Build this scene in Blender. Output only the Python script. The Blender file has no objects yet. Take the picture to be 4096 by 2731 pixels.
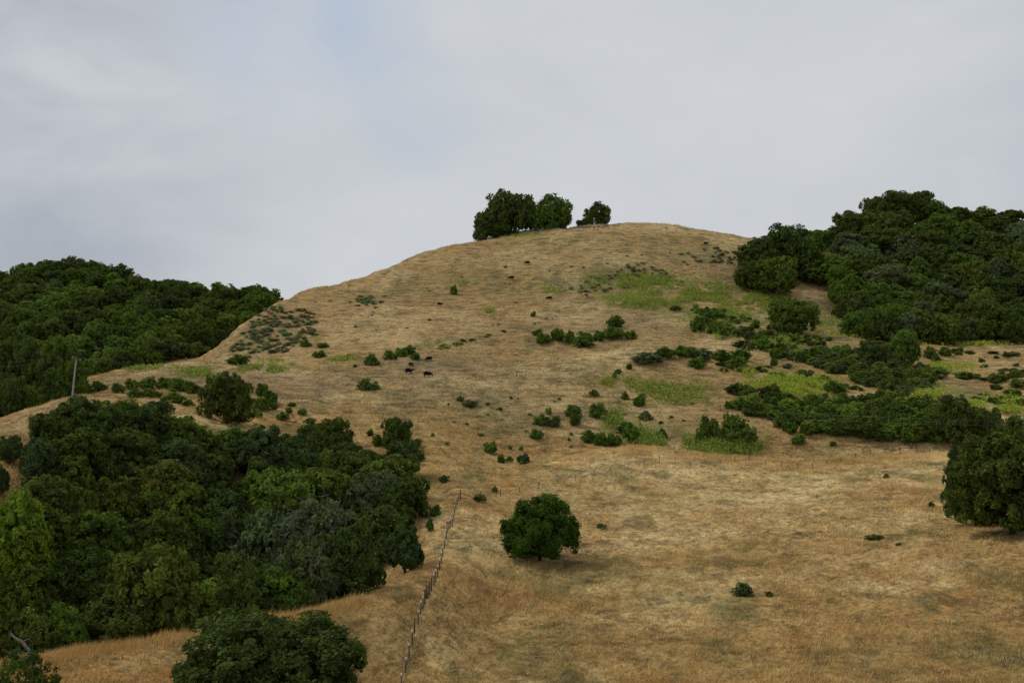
import bpy, bmesh, math, random
import numpy as np
from mathutils import Vector, Matrix
R = math.radians
random.seed(7)
rg = np.random.default_rng(7)
scene = bpy.context.scene
col = scene.collection
FP, CX, CY = 1024 * 35.0 / 36.0, 512.0, 341.0     # focal length in render pixels, picture centre

# ------------------------------------------------------------------ camera
cam = bpy.data.cameras.new('camera'); cam.lens = 35.0; cam.sensor_width = 36.0
cam.clip_start = 0.5; cam.clip_end = 20000
camo = bpy.data.objects.new('camera', cam); col.objects.link(camo)
camo.location = (0, 0, 0); camo.rotation_euler = (R(90), 0, 0)
scene.camera = camo

# ------------------------------------------------------------------ sky (overcast with a few thin openings), sun behind cloud
SUN_EL, SUN_AZ = R(50), R(-80)                       # azimuth measured from +Y towards +X
world = bpy.data.worlds.new('World'); scene.world = world; world.use_nodes = True
nt = world.node_tree; nt.nodes.clear()
def N(t, typ, **kw):
    n = t.nodes.new(typ)
    for k, v in kw.items(): setattr(n, k, v)
    return n
def math_(t, op, a, b=None, c=None, clamp=False):
    n = N(t, 'ShaderNodeMath', operation=op, use_clamp=clamp)
    for i, x in enumerate((a, b, c)):
        if x is None: continue
        if isinstance(x, (int, float)): n.inputs[i].default_value = x
        else: t.links.new(x, n.inputs[i])
    return n.outputs[0]
def mix_(t, f, a, b, mode='MIX'):
    n = N(t, 'ShaderNodeMix', data_type='RGBA', blend_type=mode)
    for s, x in ((0, f), (6, a), (7, b)):
        if isinstance(x, (int, float)): n.inputs[s].default_value = x
        elif isinstance(x, tuple): n.inputs[s].default_value = (*x, 1)
        else: t.links.new(x, n.inputs[s])
    return n.outputs[2]
def ramp_(t, f, stops, interp='LINEAR'):
    n = N(t, 'ShaderNodeValToRGB'); n.color_ramp.interpolation = interp
    e = n.color_ramp.elements
    while len(e) < len(stops): e.new(0.5)
    for q, (p, c) in zip(e, stops):
        q.position = p; q.color = (*c, 1) if isinstance(c, tuple) else (c, c, c, 1)
    t.links.new(f, n.inputs[0]); return n.outputs[0]
wout = N(nt, 'ShaderNodeOutputWorld'); bg = N(nt, 'ShaderNodeBackground')
sky = N(nt, 'ShaderNodeTexSky', sky_type='NISHITA', sun_disc=False)
sky.sun_elevation = SUN_EL; sky.sun_rotation = SUN_AZ
tc = N(nt, 'ShaderNodeTexCoord')
def wnoise(scale, detail, rough, dist=0.0, sc=(1, 1, 2.2), off=(0, 0, 0)):
    m = N(nt, 'ShaderNodeMapping'); m.inputs['Scale'].default_value = sc; m.inputs['Location'].default_value = off
    nt.links.new(tc.outputs['Generated'], m.inputs[0])
    n = N(nt, 'ShaderNodeTexNoise'); n.inputs['Scale'].default_value = scale
    n.inputs['Detail'].default_value = detail; n.inputs['Roughness'].default_value = rough
    n.inputs['Distortion'].default_value = dist
    nt.links.new(m.outputs[0], n.inputs['Vector']); return n.outputs[0]
def around(u, v, deg):                                # soft disc of sky round one direction
    d = Vector(((u - CX) / FP, 1, (CY - v) / FP)).normalized()
    vm = N(nt, 'ShaderNodeVectorMath', operation='DOT_PRODUCT')
    nv = N(nt, 'ShaderNodeVectorMath', operation='NORMALIZE')
    nt.links.new(tc.outputs['Generated'], nv.inputs[0]); nt.links.new(nv.outputs[0], vm.inputs[0])
    vm.inputs[1].default_value = d
    mr = N(nt, 'ShaderNodeMapRange', interpolation_type='SMOOTHERSTEP')
    nt.links.new(vm.outputs['Value'], mr.inputs[0])
    mr.inputs[1].default_value = math.cos(R(deg)); mr.inputs[2].default_value = 1.0
    return mr.outputs[0]
big = wnoise(2.9, 5, 0.5, 0.5, off=(3.1, 0.4, 1.7)); fine = wnoise(7, 5, 0.55, 0.5, off=(1.1, 2.4, 0.7))
cl = ramp_(nt, big, [(0.30, (3.9, 4.22, 4.72)), (0.5, (4.95, 5.28, 5.68)), (0.70, (5.95, 6.22, 6.45))])
cl = mix_(nt, ramp_(nt, fine, [(0.35, 0.0), (0.65, 0.9)]), cl, mix_(nt, 1.0, cl, (0.85, 0.86, 0.90), 'MULTIPLY'))
glow = math_(nt, 'MULTIPLY', around(600, 170, 33), 0.72)   # thinner cloud, brighter
cl = mix_(nt, glow, cl, (6.35, 6.6, 6.85))
gap = math_(nt, 'ADD', math_(nt, 'ADD', math_(nt, 'MULTIPLY', around(372, 22, 4), 0.38), math_(nt, 'MULTIPLY', around(275, 32, 7), 0.4)), math_(nt, 'MULTIPLY', around(414, 112, 4.5), 0.42))
gap = math_(nt, 'MULTIPLY', gap, ramp_(nt, wnoise(5, 5, 0.6, 0.6, off=(0.2, 0, 0)), [(0.36, 0.05), (0.6, 1.0)]))
blue = mix_(nt, 0.9, mix_(nt, 1.0, sky.outputs[0], (2.2, 2.2, 2.2), 'MULTIPLY'), (3.9, 4.8, 6.1))
cl = mix_(nt, math_(nt, 'MULTIPLY', gap, 0.8, clamp=True), cl, blue)
nt.links.new(cl, bg.inputs['Color']); bg.inputs['Strength'].default_value = 0.1
nt.links.new(bg.outputs[0], wout.inputs[0])
sd = bpy.data.lights.new('sun', 'SUN'); sd.energy = 1.25; sd.angle = R(16); sd.color = (1.0, 0.95, 0.87)
so = bpy.data.objects.new('sun', sd); col.objects.link(so)
sdir = Vector((math.sin(SUN_AZ) * math.cos(SUN_EL), math.cos(SUN_AZ) * math.cos(SUN_EL), math.sin(SUN_EL)))
so.rotation_euler = sdir.to_track_quat('Z', 'Y').to_euler()
vs = scene.view_settings; vs.view_transform = 'Standard'; vs.look = 'None'; vs.gamma = 1; vs.exposure = 0.0
scene.render.engine = 'CYCLES'
scene.cycles.max_bounces = 4; scene.cycles.diffuse_bounces = 2; scene.cycles.transparent_max_bounces = 4

# ------------------------------------------------------------------ helpers
def tag(o, label=None, cat=None, group=None, kind=None):
    if label: o['label'] = label
    if cat: o['category'] = cat
    if group: o['group'] = group
    if kind: o['kind'] = kind
    return o
def link(name, data, loc=(0, 0, 0), parent=None):
    o = bpy.data.objects.new(name, data); col.objects.link(o); o.location = loc
    if parent: o.parent = parent
    return o
def np_mesh(name, V, faces, mats, midx=None, color=None, smooth=None):
    """faces: list of (n,k) index arrays"""
    me = bpy.data.meshes.new(name)
    V = np.asarray(V, np.float32); me.vertices.add(len(V)); me.vertices.foreach_set('co', V.ravel())
    loops = np.concatenate([f.ravel() for f in faces]).astype(np.int32)
    tot = np.concatenate([np.full(len(f), f.shape[1]) for f in faces]).astype(np.int32)
    st = np.concatenate([[0], np.cumsum(tot)[:-1]]).astype(np.int32)
    me.loops.add(len(loops)); me.loops.foreach_set('vertex_index', loops)
    me.polygons.add(len(tot)); me.polygons.foreach_set('loop_start', st); me.polygons.foreach_set('loop_total', tot)
    for m in mats: me.materials.append(m)
    if midx is not None:
        me.polygons.foreach_set('material_index', np.concatenate([np.full(len(f), i) for f, i in zip(faces, midx)]).astype(np.int32))
    if smooth is not None:
        me.polygons.foreach_set('use_smooth', np.concatenate([np.full(len(f), s) for f, s in zip(faces, smooth)]).astype(bool))
    if color is not None:
        a = me.color_attributes.new('tint', 'FLOAT_COLOR', 'POINT')
        c = np.ones((len(V), 4), np.float32); c[:, :3] = color
        a.data.foreach_set('color', c.ravel())
    me.update(calc_edges=True); return me
def vnoise(x, y, seed):
    xi = np.floor(x).astype(np.int64); yi = np.floor(y).astype(np.int64)
    fx = x - xi; fy = y - yi; fx = fx * fx * (3 - 2 * fx); fy = fy * fy * (3 - 2 * fy)
    def h(a, b):
        n = (a * 374761393 + b * 668265263 + seed * 974634777) & 0xffffffff
        n = ((n ^ (n >> 13)) * 1274126177) & 0xffffffff
        return ((n ^ (n >> 16)) & 0xffff) / 65535.0
    return (h(xi, yi) * (1 - fx) + h(xi + 1, yi) * fx) * (1 - fy) + (h(xi, yi + 1) * (1 - fx) + h(xi + 1, yi + 1) * fx) * fy
def fbm(x, y, seed, octs=4, gain=0.5):
    s = np.zeros_like(x, float); a = 1.0; t = 0.0
    for i in range(octs):
        s += a * vnoise(x * 2 ** i + 17.3 * i, y * 2 ** i - 9.1 * i, seed + i); t += a; a *= gain
    return s / t                                      # 0..1
def sst(a, b, x):
    t = np.clip((x - a) / (b - a), 0, 1); return t * t * (3 - 2 * t)

# ------------------------------------------------------------------ terrain: ridge and valley lines surveyed as (bearing, height angle, depth)
def Z(u, y, z): return (u, CY - z / y * FP, y)       # a point given by its height
LINES = [
 [Z(-500, 4, -3.2), Z(1500, 4, -3.2)],
 [Z(-500, 45, -20), Z(1500, 45, -20)],
 [(-500, 700, 58), (0, 700, 62), (100, 700, 66), (200, 700, 72), (300, 696, 84), (400, 692, 94), (500, 690, 98), (600, 690, 98), (800, 690, 95), (1024, 690, 90), (1500, 690, 86)],
 [(-500, 660, 70), (0, 664, 74), (54, 652, 79), (100, 647, 83), (150, 641, 87), (225, 633, 92), (301, 618, 99), (364, 601, 106), (400, 590, 112), (440, 578, 122), (500, 572, 140), (540, 562, 147), (600, 560, 146), (700, 560, 142), (800, 555, 139), (900, 548, 136), (1010, 536, 130), (1100, 530, 126), (1500, 530, 120)],
 [Z(-500, 105, -40), Z(0, 105, -41), Z(100, 118, -44), Z(200, 127, -44), Z(300, 136, -42), Z(345, 140, -39.5), (370, 592, 142), (400, 566, 142), (430, 548, 143), (500, 520, 165), (600, 502, 180), (700, 500, 180), (800, 496, 178), (900, 494, 172), (1024, 500, 162), (1500, 500, 150)],
 [(-500, 470, 140), (0, 470, 140), (100, 474, 158), (200, 484, 168), (300, 500, 175), (370, 500, 180), (400, 490, 184), (440, 480, 190), (458, 492, 175), (500, 475, 200), (532, 462, 212), (600, 449, 220), (650, 446, 222), (700, 453, 222), (760, 458, 219), (830, 458, 217), (900, 450, 215), (960, 451, 212), (1024, 450, 208), (1500, 450, 200)],
 [(-500, 430, 175), (0, 418, 183), (50, 402, 192), (75, 395, 198), (110, 394, 200), (165, 408, 196), (200, 419, 192), (235, 431, 190), (300, 450, 198), (400, 445, 213), (440, 440, 216), (500, 455, 228), (540, 458, 232), Z(600, 234, -26.5), Z(700, 236, -28), Z(800, 236, -29), Z(900, 236, -28), Z(1024, 236, -26), Z(1500, 236, -24)],
 [Z(-500, 210, -22), Z(0, 212, -21), Z(60, 218, -18), (110, 397, 216), (165, 400, 215), (200, 408, 217), (227, 414, 218), (300, 422, 228), (400, 420, 234), (500, 432, 245), (600, 436, 250), (700, 432, 250), (800, 430, 250), (900, 426, 250), (1024, 420, 250), (1500, 420, 250)],
 [Z(-500, 250, -26), Z(0, 250, -24), Z(60, 250, -16), (100, 386, 252), (200, 387, 254), (300, 391, 258), (400, 386, 263), (500, 396, 268), (600, 401, 272), (700, 405, 273), (800, 404, 273), (900, 402, 272), (1024, 398, 272), (1500, 398, 272)],
 [Z(-500, 300, -26), Z(0, 300, -24), Z(60, 298, -15), (90, 375, 292), (130, 368, 300), (190, 364, 304), (250, 363, 302), (300, 362, 302), (400, 357, 305), (500, 364, 308), (550, 361, 312), (600, 351, 318), (640, 346, 320), (680, 347, 320), (720, 355, 318), (800, 371, 312), (900, 377, 312), (1024, 371, 314), (1500, 371, 314)],
 [Z(-500, 325, -22), Z(0, 325, -21), Z(60, 322, -15), Z(100, 320, -12.5), Z(190, 325, -10.5), (250, 361, 322), (300, 353, 327), (400, 343, 332), (480, 351, 338), Z(530, 331, -6.6), Z(560, 332, -5.9), Z(600, 334, -4.6), Z(640, 336, -3.1), Z(680, 336, -3.1), (720, 353, 336), (800, 362, 336), (900, 368, 335), (1024, 362, 335), (1500, 362, 335)],
 [Z(-500, 350, -20), Z(0, 350, -18), Z(100, 345, -15), Z(160, 345, -13.5), (195, 370, 345), (218, 357, 342), (244, 348, 345), (300, 338, 352), (400, 325, 365), (500, 325, 372), (600, 338, 360), (640, 337, 358), (700, 334, 368), (800, 345, 362), (900, 350, 360), (1024, 347, 360), (1500, 347, 360)],
 [(-500, 320, 430), (0, 328, 425), (100, 338, 415), (160, 350, 400), (200, 362, 385), (218, 346, 372), (244, 324, 385), (276, 306, 402), (300, 300, 410), (400, 290, 425), (500, 288, 430), (600, 294, 425), (700, 296, 425), (760, 300, 425), (800, 312, 420), (860, 330, 410), (900, 334, 405), (1024, 338, 400), (1500, 330, 400)],
 [(-500, 300, 480), (0, 308, 478), (67, 300, 475), (110, 308, 470), (160, 322, 455), Z(200, 440, 0), Z(218, 425, -6), Z(244, 435, 2.5), Z(270, 440, 11), (300, 294.5, 440), (350, 280, 455), (385, 269.5, 465), (405, 259, 472), (435, 251, 480), (466, 244, 486), (500, 243, 490), (522, 240, 492), (579, 234, 495), (631, 233, 497), (675, 236, 497), (718, 243, 492), (753, 249, 488), (800, 268, 480), (850, 272, 470), (900, 268, 462), (1024, 278, 455), (1500, 280, 450)],
 [(-500, 290, 540), (0, 292, 540), (67, 272, 540), (110, 281, 540), (160, 298, 535), (210, 303, 530), (262, 306, 525), Z(285, 525, 17), Z(320, 520, 20), Z(350, 520, 25), Z(385, 525, 34), Z(405, 528, 39), Z(435, 535, 45), Z(466, 540, 50.5), (500, 236, 530), (522, 232, 532), (579, 226.5, 536), (631, 224.5, 540), (675, 227.5, 540), (718, 234.5, 534), (753, 240, 528), (800, 244, 522), (850, 236, 515), (900, 224, 510), (960, 232, 508), (1024, 240, 505), (1500, 260, 505)],
 [Z(-500, 660, 15), Z(0, 660, 15), Z(300, 640, 5), Z(700, 680, 25), Z(1024, 660, 30), Z(1500, 660, 20)],
 [Z(-500, 1200, -60), Z(1500, 1200, -60)],
 [Z(-500, 9000, -70), Z(1500, 9000, -70)]]
U = np.concatenate([np.linspace(-480, -20, 70, endpoint=False), np.linspace(-20, 1044, 780, endpoint=False), np.linspace(1044, 1480, 70)])
Y = np.concatenate([np.linspace(4, 55, 24, endpoint=False), np.linspace(55, 240, 330, endpoint=False), np.linspace(240, 570, 440, endpoint=False), np.geomspace(570, 9000, 50)])
ug = np.arange(-500, 1501, 2.0)
def gsm(a, s):
    k = np.arange(-int(3 * s), int(3 * s) + 1); w = np.exp(-k ** 2 / (2 * s * s)); w /= w.sum()
    return np.convolve(np.pad(a, len(k) // 2, mode='edge'), w, mode='valid')
ky, kz = [], []
for L in LINES:
    L = sorted(L); us = [p[0] for p in L]
    yy = gsm(np.interp(ug, us, [p[2] for p in L]), 5); tt = gsm(np.interp(ug, us, [(CY - p[1]) / FP for p in L]), 4)
    ky.append(np.interp(U, ug, yy)); kz.append(np.interp(U, ug, tt * yy))
ky = np.array(ky); kz = np.array(kz)                  # lines x columns
dyk = np.diff(ky, axis=0); sec = np.diff(kz, axis=0) / dyk
m = np.zeros_like(kz); m[0] = sec[0]; m[-1] = sec[-1]
pr = sec[:-1] * sec[1:]
m[1:-1] = np.where(pr > 0, 2 * pr / (sec[:-1] + sec[1:] + 1e-12), 0.0)
H0 = np.zeros((len(U), len(Y)))
for i in range(len(U)):
    k = np.clip(np.searchsorted(ky[:, i], Y) - 1, 0, len(LINES) - 2)
    h = dyk[k, i]; t = np.clip((Y - ky[k, i]) / h, 0, 1)
    H0[i] = (2 * t**3 - 3 * t**2 + 1) * kz[k, i] + (t**3 - 2 * t**2 + t) * h * m[k, i] + (-2 * t**3 + 3 * t**2) * kz[k + 1, i] + (t**3 - t**2) * h * m[k + 1, i]
GU, GY = np.meshgrid(U, Y, indexing='ij'); GX = (GU - CX) / FP * GY
amp = sst(30, 90, GY)
H0 += amp * ((fbm(GX / 34, GY / 34, 3, 3) - 0.5) * (2.0 + 2.0 * sst(240, 300, GY)) + (fbm(GX / 9, GY / 9, 11, 3) - 0.5) * 0.75 + (fbm(GX / 2.2, GY / 2.2, 23, 2) - 0.5) * 0.55 + (fbm(GX / 22, GY / 85, 37, 3) - 0.5) * 3.2 * sst(240, 300, GY) * (1 - sst(470, 520, GY)) + (fbm(GX / 16, H0 / 1.9 + GX / 40, 29, 3) - 0.5) * 1.5 * sst(225, 260, GY))
def height(x, y):
    x = np.asarray(x, float); y = np.asarray(y, float)
    u = CX + FP * x / y
    i = np.clip(np.interp(u, U, np.arange(len(U))), 0, len(U) - 1.001); j = np.clip(np.interp(y, Y, np.arange(len(Y))), 0, len(Y) - 1.001)
    a = i.astype(int); b = j.astype(int); fi = i - a; fj = j - b
    return (H0[a, b] * (1 - fi) + H0[a + 1, b] * fi) * (1 - fj) + (H0[a, b + 1] * (1 - fi) + H0[a + 1, b + 1] * fi) * fj
YF = np.concatenate([np.arange(50, 240, 0.4), np.arange(240, 570, 0.6)])
def colu(u):
    x = (u - CX) / FP * YF; return height(x, YF)
def hit(u, v, up=0.0, ymin=50):
    """first ground depth at which something `up` metres tall would show its top at picture height v"""
    z = colu(u) + up; t = z / YF; T = (CY - v) / FP
    ok = np.nonzero((t >= T) & (YF >= ymin))[0]
    j = ok[0] if len(ok) else int(np.argmax(np.where(YF >= ymin, t, -9)))
    y = YF[j]; return ((u - CX) / FP * y, float(y), float(z[j] - up))
def at(u, y):
    x = (u - CX) / FP * y; return (x, y, float(height(x, y)))

# ------------------------------------------------------------------ ground cover colours (linear), patches by place
STRAW = np.array((0.53, 0.340, 0.125)); PALE = np.array((0.76, 0.56, 0.255)); RUST = np.array((0.45, 0.238, 0.078))
SOIL = np.array((0.27, 0.18, 0.105)); OLIVE = np.array((0.17, 0.155, 0.045)); GREY = np.array((0.31, 0.215, 0.115)); GREEN = np.array((0.09, 0.11, 0.03)); MUST = np.array((0.25, 0.26, 0.08))
def blob(u, v, ru, rv, c, w, ymin=50):
    x, y, z = hit(u, v, ymin=ymin); y2 = hit(u, v - rv, ymin=ymin)[1]; y1 = hit(u, v + rv, ymin=ymin)[1]
    return (x, y, ru * y / FP, max(1.5, (y2 - y1) / 2), c, w)
BL = [blob(*b) for b in [*[(u_, v_, 3.2, 7, np.array((0.25, 0.15, 0.07)), .75) for u_, v_ in [(407, 668), (412, 645), (417, 622), (422, 605), (427, 590), (431, 578), (436, 566), (441, 550), (446, 535), (450, 520), (455, 508), (459, 498)]],
 (270, 332, 36, 20, np.array((0.22, 0.215, 0.13)), 0.8), (368, 300, 24, 6, np.array((0.22, 0.215, 0.13)), 0.7), (590, 285, 40, 8, np.array((0.22, 0.215, 0.13)), 0.7), (640, 270, 30, 8, np.array((0.2, 0.19, 0.12)), 0.7), (710, 258, 36, 7, np.array((0.22, 0.215, 0.13)), 0.7), (280, 385, 200, 14, GREY, 0.85), (430, 365, 70, 14, GREY, 0.9), (440, 399, 40, 4, PALE, .8), (500, 384, 34, 5, PALE, .9), (535, 371, 24, 4, PALE, 1.0), (590, 358, 60, 4, PALE, .9), (905, 519, 50, 4, PALE, 1.0), (860, 503, 50, 4, PALE, .7), (930, 470, 50, 6, PALE, .8), (740, 476, 60, 5, PALE, .7), (620, 452, 60, 4, PALE, .6), (870, 455, 70, 3, PALE, .4), (180, 378, 90, 10, SOIL, 0.45), (560, 330, 120, 16, GREY, 0.6), (640, 325, 60, 10, GREY, 0.5), (520, 375, 40, 12, SOIL, 0.35),
 (380, 300, 120, 20, RUST, 0.4), (470, 345, 120, 14, RUST, 0.3), (300, 320, 70, 25, RUST, 0.35),
 (620, 352, 75, 5, PALE, 1.0), (545, 368, 45, 8, PALE, 0.7), (480, 385, 60, 7, PALE, 0.35),
 (580, 262, 110, 6, PALE, 0.6), (720, 263, 60, 4, PALE, 0.7), (470, 262, 60, 8, PALE, 0.3), (650, 229, 90, 4, PALE, 0.5),
 (545, 240, 45, 5, OLIVE, 0.8), (600, 245, 60, 6, OLIVE, 0.5), (665, 240, 60, 5, OLIVE, 0.5), (560, 262, 60, 6, OLIVE, 0.5), (520, 285, 80, 12, OLIVE, 0.62), (430, 290, 60, 9, OLIVE, 0.5),
 (700, 258, 60, 7, OLIVE, 0.5), (730, 275, 60, 12, SOIL, 0.6), (690, 268, 40, 6, RUST, 0.6), (620, 282, 60, 9, OLIVE, 0.7), (560, 300, 40, 4, SOIL, 0.5),
 (395, 428, 60, 12, OLIVE, 0.35), (455, 405, 60, 10, OLIVE, 0.5), (500, 430, 60, 14, OLIVE, 0.25), (410, 395, 90, 6, OLIVE, 0.35), (560, 370, 40, 5, OLIVE, 0.6),
 (700, 380, 60, 14, RUST, 0.55), (800, 360, 60, 16, RUST, 0.6), (620, 385, 60, 14, RUST, 0.4), (980, 355, 60, 10, RUST, 0.35), (960, 385, 80, 10, RUST, 0.45), (750, 430, 80, 16, RUST, 0.45), (640, 425, 70, 12, OLIVE, 0.4),
 (500, 440, 50, 10, RUST, 0.4), (440, 470, 30, 20, RUST, 0.3),
 (690, 470, 110, 10, PALE, 0.75), (580, 462, 60, 9, PALE, 0.5), (850, 480, 90, 14, PALE, 0.75), (900, 512, 80, 10, PALE, 0.8), (760, 498, 90, 10, PALE, 0.4), (560, 505, 60, 10, PALE, 0.4), (455, 540, 18, 60, PALE, 0.6), (440, 640, 25, 50, PALE, 0.55),
 (560, 555, 70, 10, PALE, 0.4), (640, 500, 90, 9, OLIVE, 0.35), (700, 490, 70, 5, RUST, 0.5), (870, 500, 60, 5, OLIVE, 0.4),
 (720, 585, 140, 22, OLIVE, 0.33), (850, 570, 110, 22, RUST, 0.45), (500, 600, 110, 16, RUST, 0.5), (640, 560, 60, 12, RUST, 0.3), (960, 590, 110, 30, RUST, 0.4), (780, 640, 160, 18, RUST, 0.4),
 (540, 640, 70, 24, OLIVE, 0.45), (360, 640, 50, 26, OLIVE, 0.4), (690, 665, 140, 20, OLIVE, 0.25), (900, 660, 110, 22, OLIVE, 0.38), (560, 680, 80, 12, PALE, 0.35), (150, 668, 90, 16, RUST, 0.5), (240, 645, 60, 9, STRAW, 0.5),
 (410, 575, 24, 30, RUST, 0.35), (30, 425, 60, 12, STRAW, 0.7), (170, 402, 50, 5, PALE, 0.7), (225, 425, 50, 7, PALE, 0.6), (60, 400, 40, 3, SOIL, 0.7),
 (820, 300, 30, 16, RUST, 0.5), *[(u_, v_, 34, 9, np.array((0.20, 0.22, 0.07)), .85) for u_, v_ in [(700, 318), (740, 325), (780, 340), (830, 342), (840, 318), (800, 325), (640, 302), (870, 352), (905, 378), (960, 392), (1005, 398)]], (600, 412, 30, 10, np.array((0.20, 0.22, 0.07)), .5), (660, 430, 40, 10, np.array((0.20, 0.20, 0.07)), .6), (551, 290, 9, 3, MUST, .8), (608, 282, 30, 6, MUST, .7), (653, 285, 26, 6, MUST, .7), (664, 300, 40, 6, MUST, .9), (706, 293, 30, 10, MUST, .95), (755, 300, 30, 9, MUST, .95), (640, 278, 40, 7, MUST, .8), (780, 312, 20, 8, MUST, .8), (793, 387, 34, 8, MUST, 1.0, 236), (922, 392, 20, 5, MUST, 1.0), (1000, 405, 30, 4, MUST, 1.0), (968, 343, 52, 2, MUST, 1.0), (949, 368, 22, 3, MUST, .8), (655, 390, 18, 4, MUST, .5), (680, 396, 28, 6, MUST, .5), (263, 369, 16, 2.5, MUST, .9), (198, 373, 14, 3, MUST, .8), (140, 368, 28, 2, MUST, .6), (522, 235, 18, 1.5, MUST, .8), (785, 350, 50, 5, MUST, .5), (845, 362, 20, 4, MUST, .6), (1000, 365, 50, 8, PALE, 0.45), (860, 388, 40, 5, PALE, 0.6)]]
def gcol(x, y):
    u = CX + FP * x / y
    n1 = fbm(x / 26, y / 26, 41, 4)[:, None]; n2 = fbm(x / 7, y / 11, 57, 4)[:, None]; n3 = fbm(x / 2.6, y / 3.6, 71, 3)[:, None]; n4 = fbm(x / 13 + 40, y / 13, 83, 4)[:, None]
    c = STRAW * np.ones((len(x), 1))
    c = c + (PALE - c) * sst(0.46, 0.70, n1) * 0.8
    c = c + (RUST - c) * sst(0.52, 0.75, n4) * 0.6
    for (bx, by, rx, ry, bc, w) in BL:
        d = ((x - bx) / rx) ** 2 + ((y - by) / ry) ** 2
        k = (np.exp(-d * 1.1) * w)[:, None] * (0.25 + 1.3 * sst(0.3, 0.7, 0.6 * n2 + 0.4 * n3))
        if bc is OLIVE or bc is RUST: k = k * (0.2 + 1.25 * sst(0.42, 0.60, n3))
        if bc is MUST: k = k * sst(0.35, 0.62, n3) * 0.8
        c = c + (bc - c) * np.clip(k, 0, 1)
    c = c + (OLIVE - c) * sst(0.56, 0.76, n2) * 0.6 + (SOIL - c) * sst(0.62, 0.85, n3) * 0.45
    tan = np.array((0.40, 0.285, 0.14)); c = c + (tan - c) * (0.32 * sst(225, 260, y))[:, None]
    c = c * (0.72 + 0.54 * n3)
    wood = sst(560, 600, y)[:, None]
    return c + (GREEN - c) * wood

# ------------------------------------------------------------------ materials
def newmat(name):
    mt = bpy.data.materials.new(name); mt.use_nodes = True
    t = mt.node_tree; b = t.nodes['Principled BSDF']; b.inputs['Roughness'].default_value = 0.95
    b.inputs['Specular IOR Level'].default_value = 0.12
    return mt, t, b
def pnoise(t, scale, detail=4, rough=0.6, sc=(1, 1, 1), src='Position'):
    if src == 'Position': g = N(t, 'ShaderNodeNewGeometry').outputs['Position']
    else: g = N(t, 'ShaderNodeTexCoord').outputs[src]
    mp = N(t, 'ShaderNodeMapping'); mp.inputs['Scale'].default_value = sc; t.links.new(g, mp.inputs[0])
    n = N(t, 'ShaderNodeTexNoise'); n.inputs['Scale'].default_value = scale; n.inputs['Detail'].default_value = detail; n.inputs['Roughness'].default_value = rough
    t.links.new(mp.outputs[0], n.inputs['Vector']); return n.outputs[0]
MG, t, b = newmat('dry_hillside')
va = N(t, 'ShaderNodeVertexColor', layer_name='tint')
fa = pnoise(t, 1.6, 6, 0.7, (1, 0.7, 2.4)); fb = pnoise(t, 0.42, 5, 0.65, (0.5, 0.5, 3.2)); fc = pnoise(t, 5.5, 3, 0.7)
k1 = ramp_(t, fa, [(0.32, 0.42), (0.5, 0.95), (0.70, 1.42)]); k2 = ramp_(t, fb, [(0.36, 0.50), (0.5, 1.0), (0.66, 1.26)])
c = mix_(t, 1.0, va.outputs[0], k1, 'MULTIPLY'); c = mix_(t, 1.0, c, k2, 'MULTIPLY')
spk = ramp_(t, pnoise(t, 0.9, 5, 0.75), [(0.52, 0.0), (0.62, 1.0)])
c = mix_(t, math_(t, 'MULTIPLY', spk, 0.6), c, (0.13, 0.12, 0.035))
t.links.new(c, b.inputs['Base Color'])
bp = N(t, 'ShaderNodeBump'); bp.inputs['Strength'].default_value = 0.9; bp.inputs['Distance'].default_value = 0.5
t.links.new(math_(t, 'ADD', math_(t, 'ADD', fa, fb), math_(t, 'MULTIPLY', fc, 0.3)), bp.inputs['Height']); t.links.new(bp.outputs[0], b.inputs['Normal'])
MB_, t, b = newmat('grass_blades')
va = N(t, 'ShaderNodeVertexColor', layer_name='tint'); t.links.new(va.outputs[0], b.inputs['Base Color'])
def leafmat(name, lo=0.55, hi=1.6, ns=0.55):
    mt, t, b = newmat(name)
    oi = N(t, 'ShaderNodeObjectInfo')
    n1 = pnoise(t, ns, 3, 0.6); n2 = pnoise(t, ns * 7, 2, 0.6)
    c = mix_(t, 1.0, oi.outputs['Color'], ramp_(t, n1, [(0.33, (lo, lo, lo)), (0.67, (hi, hi * 0.97, hi * 0.8))]), 'MULTIPLY')
    c = mix_(t, 1.0, c, ramp_(t, n2, [(0.3, 0.65), (0.7, 1.4)]), 'MULTIPLY')
    t.links.new(c, b.inputs['Base Color'])
    tr = N(t, 'ShaderNodeBsdfTranslucent'); t.links.new(mix_(t, 1.0, c, (1.2, 1.35, 0.5), 'MULTIPLY'), tr.inputs[0])
    ms = N(t, 'ShaderNodeMixShader'); ms.inputs[0].default_value = 0.25
    t.links.new(b.outputs[0], ms.inputs[1]); t.links.new(tr.outputs[0], ms.inputs[2])
    t.links.new(ms.outputs[0], t.nodes['Material Output'].inputs[0]); return mt
ML = leafmat('foliage')
def plain(name, c1, c2, scale=3.0, rough=0.9):
    mt, t, b = newmat(name); b.inputs['Roughness'].default_value = rough
    n = pnoise(t, scale, 4, 0.6, src='Object'); t.links.new(mix_(t, ramp_(t, n, [(0.35, 0.0), (0.65, 1.0)]), c1, c2), b.inputs['Base Color']); return mt
MK = plain('bark', (0.035, 0.028, 0.02), (0.075, 0.06, 0.045)); MT = plain('dead_wood', (0.13, 0.12, 0.10), (0.26, 0.24, 0.21))
MR = plain('lichen_rock', (0.09, 0.08, 0.06), (0.30, 0.27, 0.21), 2.2); MCOW = plain('black_hide', (0.006, 0.006, 0.007), (0.014, 0.012, 0.012), 2, 0.7)
MWF = plain('white_hide', (0.6, 0.57, 0.52), (0.75, 0.72, 0.68)); MPOLE = plain('weathered_pole', (0.27, 0.25, 0.22), (0.42, 0.40, 0.36))
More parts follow.
